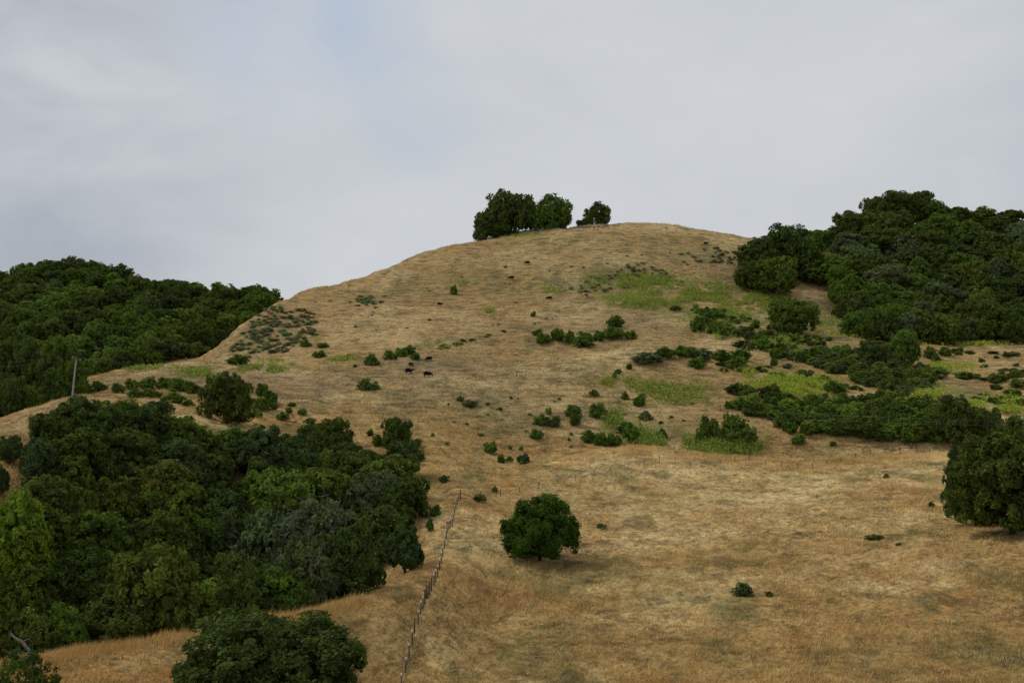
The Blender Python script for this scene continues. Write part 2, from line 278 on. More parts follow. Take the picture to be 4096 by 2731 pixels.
MARM = plain('weathered_arm', (0.07, 0.055, 0.045), (0.14, 0.11, 0.09)); MSTEEL = plain('painted_steel', (0.05, 0.055, 0.045), (0.09, 0.09, 0.075)); MRUST = plain('rusty_steel', (0.10, 0.03, 0.018), (0.17, 0.06, 0.035))
MWHITE = plain('white_paint', (0.62, 0.62, 0.62), (0.8, 0.8, 0.8)); MWIRE = plain('wire', (0.12, 0.12, 0.12), (0.2, 0.2, 0.2), 3, 0.5); MGL = plain('insulator_glass', (0.35, 0.38, 0.38), (0.5, 0.52, 0.52), 3, 0.3)

# ------------------------------------------------------------------ the ground sheet
P = np.stack([GX.ravel(), GY.ravel(), H0.ravel()], 1)
nu, ny = GX.shape; idx = np.arange(nu * ny).reshape(nu, ny)
Q = np.stack([idx[:-1, :-1], idx[1:, :-1], idx[1:, 1:], idx[:-1, 1:]], -1).reshape(-1, 4)
gm = np_mesh('hillside', P, [Q], [MG], color=gcol(P[:, 0], P[:, 1]), smooth=[True])
tag(link('hills', gm), 'grassy hills with dry straw coloured slopes', kind='structure')

# ------------------------------------------------------------------ shape builders
bmi = bmesh.new(); bmesh.ops.create_icosphere(bmi, subdivisions=2, radius=1.0)
ICV = np.array([v.co[:] for v in bmi.verts]); ICF = np.array([[v.index for v in f.verts] for f in bmi.faces]); bmi.free()
def unit(a): return a / (np.linalg.norm(a, axis=-1, keepdims=True) + 1e-9)
def leaves(P, nrm, size, r, asp=0.55):
    n = len(P); tdir = unit(np.cross(nrm, unit(r.normal(size=(n, 3))))); b_ = np.cross(nrm, tdir); s = size[:, None]
    V = np.stack([P - tdir * s, P - b_ * s * asp, P + tdir * s, P + b_ * s * asp], 1).reshape(-1, 3)
    return V, np.arange(n * 4).reshape(n, 4)
def crown_arrays(seed, nl, leaf, n, lobes=None, open_=0.0, lr=(0.26, 0.42), squash=0.62, core=True, jit=0.33, ck=None):
    r = np.random.default_rng(seed)
    if lobes is None:
        i = np.arange(nl) + 0.5; zz = 1 - 1.45 * i / nl; th = i * 2.39996 + r.uniform(0, 6)
        d = np.stack([np.sqrt(np.clip(1 - zz**2, 0, 1)) * np.cos(th), np.sqrt(np.clip(1 - zz**2, 0, 1)) * np.sin(th), zz], 1)
        c = d * r.uniform(0.48, 0.80, (nl, 1)) + r.normal(0, 0.07, (nl, 3)); rad = r.uniform(*lr, nl)
        if not open_: c = np.vstack([c, [[0, 0, -0.1]]]); rad = np.append(rad, 0.6)
    else:
        L = np.array(lobes, float); c = L[:, :3]; rad = L[:, 3]
    K = 22; tw = unit(r.normal(size=(len(rad), K, 3)) + np.array((0, 0, 0.25))); tl = r.uniform(0.72, 1.26, (len(rad), K))
    m_ = int(n * 1.9); pi = r.choice(len(rad), m_, p=rad**2 / (rad**2).sum()); ki = r.integers(0, K, m_)
    dd = unit(tw[pi, ki] + r.normal(0, jit, (m_, 3)) * 0.52); rr = rad[pi] * tl[pi, ki] * (1 - 0.42 * r.random(m_) ** 2.0)
    P_ = c[pi] + dd * rr[:, None]
    keep = np.ones(m_, bool)
    for j in range(len(rad)): keep &= (np.linalg.norm(P_ - c[j], axis=1) > rad[j] * 0.68) | (pi == j)
    P_ = P_[keep][:n]; dd = dd[keep][:n]
    nr = unit(dd * 0.75 + unit(r.normal(size=dd.shape)) * 0.85 + np.array((0, 0, 0.2)))
    V, F = leaves(P_, nr, leaf * r.uniform(0.5, 1.35, len(P_)), r)
    Vs, Fs = [V], [F]; T = []; off = len(V)
    if core:
        for j in range(len(rad)):
            k = ck or (0.4 if not open_ else 0.33)
            w = ICV * (1 + 0.22 * (r.random((len(ICV), 1)) - 0.5)); Vs.append(c[j] + w * rad[j] * k); T.append(ICF + off); off += len(ICV)
    V = np.concatenate(Vs); V[:, 2] = np.where(V[:, 2] < -squash, -squash + (V[:, 2] + squash) * 0.25, V[:, 2])
    lo, hi = V.min(0), V.max(0); c = (lo + hi) / 2
    V[:, 0] = (V[:, 0] - c[0]) / (hi[0] - lo[0]) * 2; V[:, 1] = (V[:, 1] - c[1]) / (hi[1] - lo[1]) * 2; V[:, 2] = (V[:, 2] - lo[2]) / (hi[2] - lo[2])
    return V, F, (np.concatenate(T) if T else None)
def tube(path, rads, sides=6):
    path = np.array(path, float); V = []; F = []
    for i, p in enumerate(path):
        d = unit(path[min(i + 1, len(path) - 1)] - path[max(i - 1, 0)]); a = unit(np.cross(d, (0.31, 0.95, 0.05))); b_ = np.cross(d, a)
        for k in range(sides): V.append(p + rads[i] * (math.cos(k * 2 * math.pi / sides) * a + math.sin(k * 2 * math.pi / sides) * b_))
    for i in range(len(path) - 1):
        for k in range(sides):
            k2 = (k + 1) % sides; F.append([i * sides + k, i * sides + k2, (i + 1) * sides + k2, (i + 1) * sides + k])
    return np.array(V), np.array(F)
def merge(parts):
    Vs, Fs, o = [], [], 0
    for V, F in parts: Vs.append(V); Fs.append(F + o); o += len(V)
    return np.concatenate(Vs), np.concatenate(Fs)
def trunk_arrays(seed, r0, fork=0.3, nb=6, spread=0.6, topz=0.8, twigs=0):
    r = np.random.default_rng(seed + 500); parts = []
    bend = r.normal(0, 0.04, 2)
    parts.append(tube([(0, 0, -0.08), (bend[0] * .4, bend[1] * .4, fork * 0.4), (bend[0], bend[1], fork)], [r0 * 1.35, r0, r0 * 0.85]))
    for i in range(nb):
        a = i * 6.283 / nb + r.uniform(-0.4, 0.4); s = spread * r.uniform(0.5, 1.05); zt = topz * r.uniform(0.65, 1.0)
        p0 = np.array((bend[0], bend[1], fork * r.uniform(0.6, 1.0))); p3 = np.array((s * math.cos(a), s * math.sin(a), zt))
        p1 = p0 + (p3 - p0) * 0.3 + np.array((0, 0, -0.02)); p2 = p0 + (p3 - p0) * 0.65 + r.normal(0, 0.04, 3)
        parts.append(tube([p0, p1, p2, p3], [r0 * 0.55, r0 * 0.42, r0 * 0.26, r0 * 0.1], 5))
        for q in range(twigs):
            e = p2 + r.normal(0, 0.22, 3) + np.array((0, 0, 0.12)); parts.append(tube([p1 + (p2 - p1) * r.random(), (p2 + e) / 2, e], [r0 * 0.2, r0 * 0.13, r0 * 0.05], 4))
    return merge(parts)
def crown_mesh(name, *a, **k):
    V, F, T = crown_arrays(*a, **k); fs = [F] + ([T] if T is not None else [])
    return np_mesh(name, V, fs, [ML])
def whole_mesh(name, seed, nl, leaf, n, r0, base=0.06, fork=0.25, nb=5, **k):
    V, F, T = crown_arrays(seed, nl, leaf, n, **k); V[:, 2] = base + V[:, 2] * (1 - base)
    tv, tf = trunk_arrays(seed, r0, fork, nb); fs = [F] + ([T] if T is not None else []) + [tf + len(V)]
    return np_mesh(name, np.concatenate([V, tv]), fs, [ML, MK], midx=[0] * (len(fs) - 1) + [1])

MID = [crown_mesh('oak_crown', 100 + i, 22 + 3 * i, 0.052, 17000) for i in range(4)]
MIDT = [np_mesh('oak_trunk', *(lambda a: (a[0], [a[1]]))(trunk_arrays(100 + i, 0.05)), [MK]) for i in range(4)]
MAPLE = [crown_mesh('maple_crown', 140 + i, 30, 0.056, 12000, open_=1.0, lr=(0.2, 0.34)) for i in range(2)]
def twig_arrays(seed):
    r = np.random.default_rng(seed); parts = []
    for i in range(46):
        d = unit(r.normal(size=3) * (1, 1, 0.7) + (0, -0.3, 0.5)); p = np.array((0, 0, 0.5)) + d * np.array((0.86, 0.86, 0.44)); e1 = p + r.normal(0, 0.09, 3) * (1, 1, .7) + d * 0.07; e2 = e1 + r.normal(0, 0.09, 3) * (1, 1, .7) + d * 0.03
        parts.append(tube([(0, 0, 0.35), p * 0.6, p * 0.9 + (0, 0, .03), p, e1, e2], [.012, .009, .006, .005, .004, .002], 4))
        e3 = p + r.normal(0, 0.1, 3); parts.append(tube([p, (p + e3) / 2 + r.normal(0, .02, 3), e3], [.004, .003, .002], 4))
    return merge(parts)
TWIG = [np_mesh('bare_twigs', *(lambda a: (a[0], [a[1]]))(twig_arrays(160 + i)), [MT]) for i in range(2)]
FAR = [whole_mesh('far_tree', 200 + i, 16 + 2 * i, 0.072, 6500, 0.05) for i in range(6)]
OPEN = [crown_mesh('open_crown', 240 + i, 34, 0.050, 9000, open_=1.0, lr=(0.18, 0.32), squash=0.8, ck=0.2) for i in range(3)]
OPENT = [np_mesh('open_trunk', *(lambda a: (a[0], [a[1]]))(trunk_arrays(240 + i, 0.04, 0.14, 9, 0.6, 0.75, 0)), [MK]) for i in range(3)]
SHR = [whole_mesh('shrub', 300 + i, 9 + i, 0.10, 2600, 0.03, base=0.0, fork=0.1, squash=0.45, lr=(0.3, 0.46)) for i in range(5)]
TINY = [whole_mesh('tiny_shrub', 340 + i, 6, 0.16, 420, 0.03, base=0.0, fork=0.1, squash=0.4, lr=(0.3, 0.5)) for i in range(3)]
for m_ in (MID, MIDT): pass

DK = (0.080, 0.112, 0.026); DB = (0.074, 0.108, 0.038); MDG = (0.112, 0.168, 0.032); BR = (0.150, 0.225, 0.038); YG = (0.170, 0.230, 0.030)
OL = (0.098, 0.130, 0.030); GG = (0.125, 0.158, 0.075); OY = (0.122, 0.148, 0.034); SH = (0.105, 0.168, 0.030); SG = (0.23, 0.27, 0.15); SGB = (0.26, 0.22, 0.14)
def vary(c, k=0.14):
    j = random.uniform(1 - k, 1 + k); return (c[0] * j * random.uniform(0.9, 1.1), c[1] * j, c[2] * j * random.uniform(0.85, 1.15), 1)
def tree(u, vtop, w, y, c, label, name='oak_tree', cat='tree', group=None, crowns=MID, trunks=MIDT, base=0.07, vb=None, lift=None, dep=1.0, k=None, twig=None):
    if vb is not None: x, y, z = hit(u, vb)
    else: x, y, z = at(u, y)
    h = max(1.5, (CY - vtop) / FP * y - z); W = w / FP * y
    root = link(name, None, (x, y, z - 0.1)); root.empty_display_size = 0.5
    k = random.randrange(len(crowns)) if k is None else k; rz = random.uniform(0, 6.28) if lift is None else 0
    cr = link('crown', crowns[k], (0, 0, base * h), root); cr.scale = (W / 2, W / 2 * dep, h * (1 - base)); cr.rotation_euler.z = rz; cr.color = vary(c, 0.08)
    tk = link('trunk', trunks[k], (0, 0, 0), root); tk.scale = (W / 2, W / 2 * dep, h); tk.rotation_euler.z = rz
    if twig is not None:
        tw_ = link('bare_twigs', TWIG[twig], (0, 0, 0), root); tw_.scale = (W / 2 * 1.0, W / 2 * 1.0, h * 1.0)
    if h > 26 or h < 2: print('HEIGHT', label, round(h, 1), round(W, 1), round(y))
    return tag(root, label, cat, group)
def single(meshes, u, v, w, hpx, c, label, name, cat, group=None, hm=None, y=None, dep=1.0, ymin=50):
    x, yy, z = hit(u, v, ymin=ymin) if y is None else at(u, y)
    W = w / FP * yy; h = hm if hm else 1.12 * hpx / FP * yy; W *= 1.1
    yy2 = yy + (W * 0.35 if y is None else 0); x = x * yy2 / yy; z = float(height(x, yy2))
    o = link(name, random.choice(meshes), (x, yy2, z - 0.05)); o.scale = (W / 2, W / 2 * dep, h); o.rotation_euler.z = random.uniform(0, 6.28); o.color = vary(c)
    return tag(o, label, cat, group)

# ------------------------------------------------------------------ trees of the ravine and around it: u, top, width, depth, colour, label
GV = 'trees filling the ravine on the left'
CRU = [0, 54, 100, 150, 225, 301, 364, 400, 440]; CRY = [84, 89, 93, 97, 102, 108, 114, 126, 140]
def rav(u, vt, w, h0=None):
    ym = float(np.interp(u, CRU, CRY)); y = ym + 20
    for _ in range(4): y = hit(u, vt, up=h0 or max(7.5, w / FP * y * 0.95), ymin=ym)[1]
    return y
for (u, vt, w, y, c, lb) in [
 (80, 393, 66, 168, DK, 'dark green oak standing directly below the utility pole, top of the ravine wood'),
 (52, 411, 44, 160, DK, 'dark oak on the left shoulder of the ravine wood beside the straw knoll'),
 (118, 397, 46, 170, MDG, 'green oak between the dark pole oak and the bluish oak on the ravine rim'),
 (147, 399, 54, 171, DB, 'bluish dark round oak on the ravine rim in front of the pale grass path'),
 (188, 414, 50, 174, MDG, 'mid green oak with thin upright shoots at the right end of the ravine rim'),
 (40, 435, 38, 150, DB, 'blue green oak low on the left flank of the ravine wood'),
 (80, 425, 60, 158, DK, 'very dark oak in the shadowed middle of the left ravine group'),
 (130, 425, 60, 162, DK, 'dark oak tucked under the bluish rim oak'),
 (178, 436, 60, 165, DB, 'dusky oak with grey twigs below the ravine rim shoots'),
 (48, 471, 68, 138, OL, 'dark olive round oak at the left edge above the bright yellow green tree'),
 (112, 474, 62, 146, OY, 'brownish olive oak in the middle left of the ravine wood'),
 (165, 455, 74, 156, OY, 'brownish olive broad oak higher up the ravine wood'),
 (168, 479, 66, 136, MDG, 'fresh green oak with rounded tufts in the middle of the ravine wood'),
 (262, 422, 62, 172, DB, 'dark bluish oak behind the grey twiggy tree'),
 (232, 424, 44, 176, MDG, 'green oak at the end of the pale grass path'),
 (326, 415, 54, 172, DK, 'tall dark dome shaped oak at the top of the right ravine group'),
 (298, 430, 44, 170, DB, 'dark oak left of the tall dome shaped oak'),
 (352, 440, 40, 176, DK, 'dark oak right of the tall dome shaped oak'),
 (398, 416, 33, 190, DK, 'dark upright oak alone above the ravine wood beside the straw slope'),
 (404, 438, 36, 184, DB, 'bluish oak just below the upright lone oak'),
 (362, 448, 54, 170, OL, 'olive oak low on the upper rim of the right ravine group'),
 (390, 452, 56, 172, OY, 'yellowish olive oak at the upper right edge of the ravine wood'),
 (278, 466, 66, 148, BR, 'bright green oak with pointed tufts in the middle of the ravine wood'),
 (330, 464, 62, 152, MDG, 'mid green oak right of the bright pointed one'),
 (372, 468, 60, 156, GG, 'grey green large oak in the right half of the ravine wood'),
 (408, 474, 44, 160, DK, 'dark oak bulging over the straw slope near the fence corner'),
 (352, 486, 40, 146, MDG, 'narrow green oak squeezed between the grey green oaks'),
 (380, 505, 62, 146, DK, 'dark oak with low right hand limbs above the fenced slope'),
 (405, 522, 42, 143, DB, 'dark low oak with a limb reaching to the fenced slope'),
 (350, 520, 60, 136, DK, 'dark green oak right of the twiggy maple'),
 (158, 508, 74, 124, OL, 'dark olive oak left of the twiggy maples'),
 (205, 500, 60, 130, MDG, 'green oak in the centre of the ravine wood behind the maples'),
 (85, 506, 76, 120, MDG, 'mid green leafy oak right of the yellow green tree'),
 (118, 518, 60, 118, MDG, 'mid green oak with hanging tufts in the lower ravine wood'),
 (155, 540, 90, 114, OL, 'deep olive oak behind the low front row of the ravine wood'),
 (72, 545, 74, 108, DK, 'dark oak behind the left end of the front row'),
 (232, 548, 62, 115, OL, 'olive oak between the front row and the maples'),
 (60, 600, 52, 92, MDG, 'small rounded oak at the left end of the front row on the grass bank'),
 (112, 595, 70, 95, DK, 'dark tufted oak second in the front row on the grass bank'),
 (165, 582, 66, 98, MDG, 'green tufted oak third in the front row on the grass bank'),
 (208, 575, 60, 101, BR, 'lighter tufted oak fourth in the front row on the grass bank'),
 (245, 585, 50, 104, DK, 'dark oak fifth in the front row above the nearest bush'),
 (285, 558, 72, 108, MDG, 'green spreading oak above the nearest bush'),
 (340, 556, 68, 114, DK, 'dark spreading oak at the right end of the front row'),
 (10, 524, 70, 100, YG, 'yellow green tree just below the bright tall one at the left edge'), (16, 562, 66, 100, (0.10, 0.14, 0.02), 'dull yellow green tree at the lower left edge of the wood'),
 (8, 606, 70, 90, DK, 'dark oak at the left picture edge behind the dead branch'),
 (36, 575, 50, 96, DK, 'dark oak between the dull yellow tree and the front row')]:
    y = rav(u, vt, w); tree(u, vt, w * 1.12, y, c, lb, group=GV)
tree(16, 486, 74, rav(16, 486, 66, 13), YG, 'bright yellow green tall tree at the left picture edge', name='ash_tree', group=GV, k=2)
for (u, vt, w, y, lb, tg) in [(322, 491, 82, 128, 'grey green maple with many bare twigs and a few orange leaves', 1), (268, 505, 84, 124, 'blue green maple left of the twiggiest one', 0),
        (220, 480, 56, 138, 'dusky maple behind the blue green maple', None), (366, 549, 42, 122, 'small green maple reaching over the slope below the ravine wood', None), (300, 535, 70, 118, 'low maple with grey deadwood just above the front row', 0), (196, 452, 40, 160, 'grey twiggy tree half bare in the middle of the ravine', 1)]:
    y = rav(u, vt, w); tree(u, vt, w, y, GG if tg is not None else DB, lb, name='maple_tree', group=GV, crowns=MAPLE, trunks=MIDT[:2], twig=tg)
for (u, vt, w, vb, lb) in [(10, 433, 26, 464, 'small dark oak alone on the straw knoll at the left edge'), (-1, 462, 22, 495, 'dark oak cut by the left picture edge below the knoll oak')]:
    tree(u, vt, w, 0, DB, lb, vb=vb, group='oaks on the left knoll')
tree(227, 369, 57, 0, DK, 'big rounded dark oak standing alone beyond the pale grass path', vb=423, base=0.02, k=1)
NL = 'trees behind the left knoll'
for (u, vt, w, y, c, lb) in [(18, 330, 56, 232, DK, 'tall dark oak at the left edge behind the knoll'), (60, 334, 38, 246, MDG, 'tall green oak directly left of the utility pole top'), (40, 352, 44, 228, DK, 'dark oak between the edge oak and the pole'),
      (8, 371, 42, 200, DK, 'dark oak with low crown on the knoll at the left edge'), (31, 383, 22, 208, MDG, 'small round green oak on the knoll crest'), (76, 356, 26, 240, MDG, 'green oak just right of the utility pole'), (56, 365, 40, 222, DK, 'dark oak whose crown passes behind the pole foot'), (82, 378, 18, 228, MDG, 'low green oak right of the pole foot'), (-20, 345, 60, 225, DK, 'dark oak outside the left edge'), (-30, 380, 50, 200, DK, 'dark low oak outside the left edge')]:
    if u > -10: tree(u, vt, w, y, c, lb, group=NL)
RAVP = [(-5, 500), (20, 482), (28, 445), (50, 414), (80, 397), (118, 400), (150, 402), (185, 414), (215, 434), (240, 434), (262, 426), (300, 427), (326, 418), (345, 427), (355, 447), (400, 452), (413, 470), (421, 500), (416, 535), (395, 556), (385, 552), (362, 602), (225, 640), (54, 660), (-5, 670)]
def inpoly(u, v, P_):
    c = False; n = len(P_)
    for i in range(n):
        (a, b_), (d, e) = P_[i], P_[i - 1]
        if (b_ > v) != (e > v) and u < (d - a) * (v - b_) / (e - b_) + a: c = not c
    return c
got = []
for _ in range(9000):
    u = random.uniform(-10, 425); ym = float(np.interp(u, CRU, CRY)); y = random.uniform(ym, 195); x, y, z = at(u, y); W = random.uniform(6, 10); h = random.uniform(5.5, 8.5)
    vt = CY - (z + h) / y * FP; w = W / y * FP; vb = CY - (z + 1) / y * FP
    if not (inpoly(u - w * .45, vt + 6, RAVP) and inpoly(u + w * .45, vt + 6, RAVP) and inpoly(u, vt - 1, RAVP)): continue
    if u > 350 and not (inpoly(u + w * .35, vb, RAVP)): continue
    if u < 30 and not inpoly(u + 5, vb, RAVP) and vb < 560: continue
    if any((x - a) ** 2 + (y - b_) ** 2 < 27 for a, b_ in got): continue
    got.append((x, y)); root = link('oak_tree', None, (x, y, z - 0.1)); k = random.randrange(4); rz = random.uniform(0, 6.28)
    cr = link('crown', MID[k], (0, 0, 0), root); cr.scale = (W / 2, W / 2, h); cr.rotation_euler.z = rz; cr.color = vary(random.choice([DK, DK, OL, MDG, DB]), 0.15)
    tk = link('trunk', MIDT[k], (0, 0, 0), root); tk.scale = (W / 2, W / 2, h); tk.rotation_euler.z = rz
    tag(root, 'lower oak of the understorey filling the gaps between the taller ravine trees', 'tree', 'understorey oaks of the ravine')
print('ravine infill', len(got))
# wood on the far left hill
pts = []
def fill(n, ur, yr, sp, ok):
    for _ in range(n):
        u = random.uniform(*ur); y = random.uniform(*yr); x = (u - CX) / FP * y
        if not ok(u, y): continue
        if all((x - a) ** 2 + ((y - b_) * 0.7) ** 2 > sp * sp for a, b_ in pts): pts.append((x, y))
def tvis(x, y):                                      # does a 9 m tree here show above the ground in front?
    u = CX + FP * x / y; z = colu(u); mm = YF < y - 6
    return (z[mm] / YF[mm]).max() < (float(height(x, y)) + 8) / y
def leftok(u, y):
    return u < np.interp(y, [320, 360, 385, 425, 470, 545], [105, 165, 188, 212, 258, 272])
for rr, n in ((8.2, 3500),): fill(n, (-30, 278), (335, 545), rr, leftok)
cnt = 0
for (x, y) in sorted(pts, key=lambda p: p[1])[:400]:
    if not tvis(x, y): continue
    c = random.choice([DK, DK, DB, MDG, MDG, SH, OL, MDG]); w = random.uniform(12, 18.5); h = random.uniform(7.5, 13)
    o = link('broadleaf_tree', random.choice(FAR), (x, y, float(height(x, y)) - 0.3)); o.scale = (w / 2, w / 2, h); o.rotation_euler.z = random.uniform(0, 6.28); o.color = vary(c, 0.34)
    tag(o, 'green broadleaf tree in the closed wood covering the far left hill', 'tree', 'trees covering the far left hill'); cnt += 1
print('left wood', cnt)
# wood on the right hill
RW = 'trees of the wood on the right hill'
def rt(u, vt, w, y, c, lb, hmin=5):
    if y is None: x, y, z = hit(u, vt, up=hmin, ymin=380)
    else: x, y, z = at(u, y)
    h = max(4, (CY - vt) / FP * y - z); W = w / FP * y
    root = link('bay_tree', None, (x, y, z - 0.2)); k = random.randrange(4); rz = random.uniform(0, 6.28)
    cr = link('crown', MID[k], (0, 0, 0.05 * h), root); cr.scale = (W / 2, W / 2, h * 0.95); cr.rotation_euler.z = rz; cr.color = vary(c, 0.12)
    tk = link('trunk', MIDT[k], (0, 0, 0), root); tk.scale = (W / 2, W / 2, h); tk.rotation_euler.z = rz
    if h > 24: print('RT', u, vt, y, round(h, 1))
    tag(root, lb, 'tree', RW)
for (u, vt, w, y, lb) in [(785, 222, 52, 470, 'tallest dark tree of the rounded left end of the right wood'), (760, 235, 42, 458, 'dark tree on the outer left shoulder of the right wood'), (748, 258, 28, 440, 'low dark tree at the leftmost foot of the right wood'), (806, 236, 40, 462, 'dark tree joining the rounded left end to the rest of the right wood'), (772, 255, 46, 436, 'dark tree low in front of the rounded left end'),
      (820, 228, 26, 500, 'small olive crown on the skyline between the rounded end and the high part'), (836, 224, 28, 500, 'skyline tree at the start of the rise in the right wood'), (852, 209, 32, 502, 'skyline tree with a pointed top halfway up the rise'), (868, 211, 30, 500, 'skyline tree just below the highest crowns'), (879, 194, 32, 505, 'left one of the three highest crowns of the right wood'), (896, 190, 36, 506, 'highest crown of the right wood'), (913, 190, 36, 506, 'right one of the three highest crowns'), (931, 199, 32, 505, 'skyline tree stepping down right of the highest crowns'), (949, 207, 36, 505, 'open dark skyline tree left of the notch'), (964, 214, 24, 503, 'small open tree in the skyline notch'), (980, 206, 38, 503, 'big skyline tree right of the notch'), (1002, 210, 40, 500, 'broad skyline tree near the right picture edge'), (1020, 222, 36, 498, 'skyline tree at the right picture edge')]:
    rt(u, vt, w * 1.25, y, random.choice([DK, DK, MDG]), lb)
pts = []
rows = [(214, 490, 32), (224, 488, 34), (236, 488, 34), (248, 470, 34), (260, 452, 32), (273, 436, 32), (286, 420, 30), (299, 408, 28), (311, 396, 26)]
for k, (vt, y, w) in enumerate(rows):
    u = 812 + k * 6 + random.uniform(0, 10)
    while u < 1050:
        if not (950 < u < 966 and vt > 292) and not (u < 846 and vt > 280) and not (u < 868 and vt < 230) and not (vt < 220 and (u < 872 or 955 < u < 970)) and not (u < 840 and vt < 240):
            rt(u, vt + random.uniform(-7, 7), w * random.uniform(1.05, 1.75), None, random.choice([DK, DK, MDG, MDG, OL, DB, SH, GG]), 'green tree within the closed canopy of the right wood', random.uniform(11, 17))
        u += w * random.uniform(0.6, 0.95)
for (u, vt, w, vb, c, lb) in [(792, 296, 54, 333, MDG, 'large leaning green bush tree at the foot of the rounded wood end'), (858, 309, 40, 336, SH, 'grey green bush tree at the foot of the right wood'), (905, 302, 62, 338, SH, 'broad fresh green bush tree at the foot of the right wood'), (937, 288, 44, 322, MDG, 'round dark green tree above the gap in the right wood'), (995, 306, 44, 342, DK, 'dark tree at the foot of the wood by the right edge'), (1018, 300, 40, 343, DK, 'dark tree at the foot of the wood cut by the right edge'), (973, 328, 22, 343, MDG, 'small round bush tree on the mustard strip'),
      (903, 327, 37, 367, MDG, 'dense green conical tree standing in front of the right wood'), (873, 337, 32, 366, DB, 'bluish tree beside the dense conical tree'), (885, 262, 60, 300, GG, 'pale grey green tree in the middle of the right wood'), (955, 392, 56, 444, DK, 'broad dark tree with a lighter top at the end of the coyote brush'), (985, 405, 40, 446, DK, 'dark tree between the broad tree and the big oak')]:
    tree(u, vt, w, 0, c, lb, name='bay_tree', vb=vb, group=RW if vt < 320 else None, base=0.02)
# summit trees
ST = 'trees on the summit'
for (u, vt, w, y, c, lb) in [(485, 212, 28, 517, DK, 'low left tree of the summit clump leaning over the slope'), (494, 200, 42, 521, DK, 'left tree of the summit clump'), (509, 189, 50, 524, DK, 'tallest tree of the summit clump'), (525, 193, 36, 528, DK, 'upright tree right of the tallest one in the summit clump'), (551, 192, 50, 526, MDG, 'domed separate tree at the right of the summit clump'), (536, 212, 30, 527, DK, 'small tree filling the gap of the summit clump'), (480, 227, 18, 516, MDG, 'bushy low tree at the foot of the summit clump'), (503, 222, 34, 517, DK, 'low bushy tree under the tallest summit tree'), (561, 208, 24, 525, DK, 'small round tree leaning out at the right of the domed summit tree'), (598, 200, 31, 532, DK, 'single small summit tree among the rocks'), (582, 219, 14, 532, DK, 'low bush tree left of the single summit tree')]:
    tree(u, vt, w, y, c, lb, name='oak_tree', crowns=OPEN, trunks=OPENT, base=-0.09, group=ST)

# ------------------------------------------------------------------ the lone round oak, the big right oak and the two nearest bushes
LV = [(-0.62, 0, -0.30, .36), (-0.70, .1, 0.02, .30), (-0.45, -.2, 0.15, .36), (-0.5, .3, -.1, .4), (-.2, 0, .45, .42), (.05, -.1, .60, .38), (.32, .1, .52, .36), (.15, -.4, .2, .45), (-.15, -.5, -.1, .45), (.5, -.2, .15, .38), (.75, 0, .0, .27), (.62, -.1, -.28, .34), (.3, -.45, -.25, .42), (-.4, -.4, -.35, .38), (0, .5, .1, .5), (.4, .45, -.1, .45), (-.35, .5, .1, .4), (0, 0, 0, .62), (.1, -.1, -.35, .4), (-.72, -.05, -.42, .22)]
lone = crown_mesh('lone_crown', 900, 0, 0.031, 46000, lobes=LV, squash=0.6)
lt = trunk_arrays(900, 0.045, 0.22, 6, 0.6, 0.6); lonet = np_mesh('lone_trunk', lt[0], [lt[1]], [MK])
tree(540, 489, 84, 0, (0.055, 0.100, 0.014), 'round dark green oak standing alone on the foreground straw slope', crowns=[lone], trunks=[lonet], vb=561, base=0.10, lift=1, k=0)
r_ = np.random.default_rng(5)
BO = crown_mesh('big_oak_crown', 910, 40, 0.034, 52000, lr=(0.18, 0.32), squash=0.55)
bt = trunk_arrays(910, 0.05, 0.12, 9, 0.85, 0.7); BOT = np_mesh('big_oak_trunk', bt[0], [bt[1]], [MK])
tree(1012, 425, 118, 0, DK, 'huge dark oak with low crown at the right picture edge', crowns=[BO], trunks=[BOT], vb=534, base=0.05, lift=1, k=0)
tree(976, 436, 64, 142, DB, 'dark thin leaved oak behind the left side of the huge right oak', crowns=[BO], trunks=[BOT], base=0.04, lift=1, k=0)
tree(1035, 410, 90, 150, DK, 'tall dark oak behind the huge oak cut by the right edge', crowns=[BO], trunks=[BOT], base=0.04, k=0)
NB = crown_mesh('near_bush_crown', 920, 44, 0.022, 110000, lr=(0.16, 0.32), squash=0.5, ck=0.25)
nbt = trunk_arrays(920, 0.02, 0.1, 7, 0.7, 0.7); NBT = np_mesh('near_bush_stems', nbt[0], [nbt[1]], [MK])
tree(266, 607, 204, 71, (0.068, 0.098, 0.024), 'large nearest green bush at the bottom of the picture', name='oak_bush', cat='bush', crowns=[NB], trunks=[NBT], base=0.0, k=0)
tree(22, 642, 70, 62, (0.075, 0.115, 0.03), 'sparse green bush in the bottom left corner with a dead branch behind it', name='oak_bush', cat='bush', crowns=[crown_mesh('sparse_bush_crown', 921, 18, 0.035, 9000, open_=1.0, lr=(0.2, 0.32), squash=0.5, core=False)], trunks=[NBT], base=0.0, k=0)
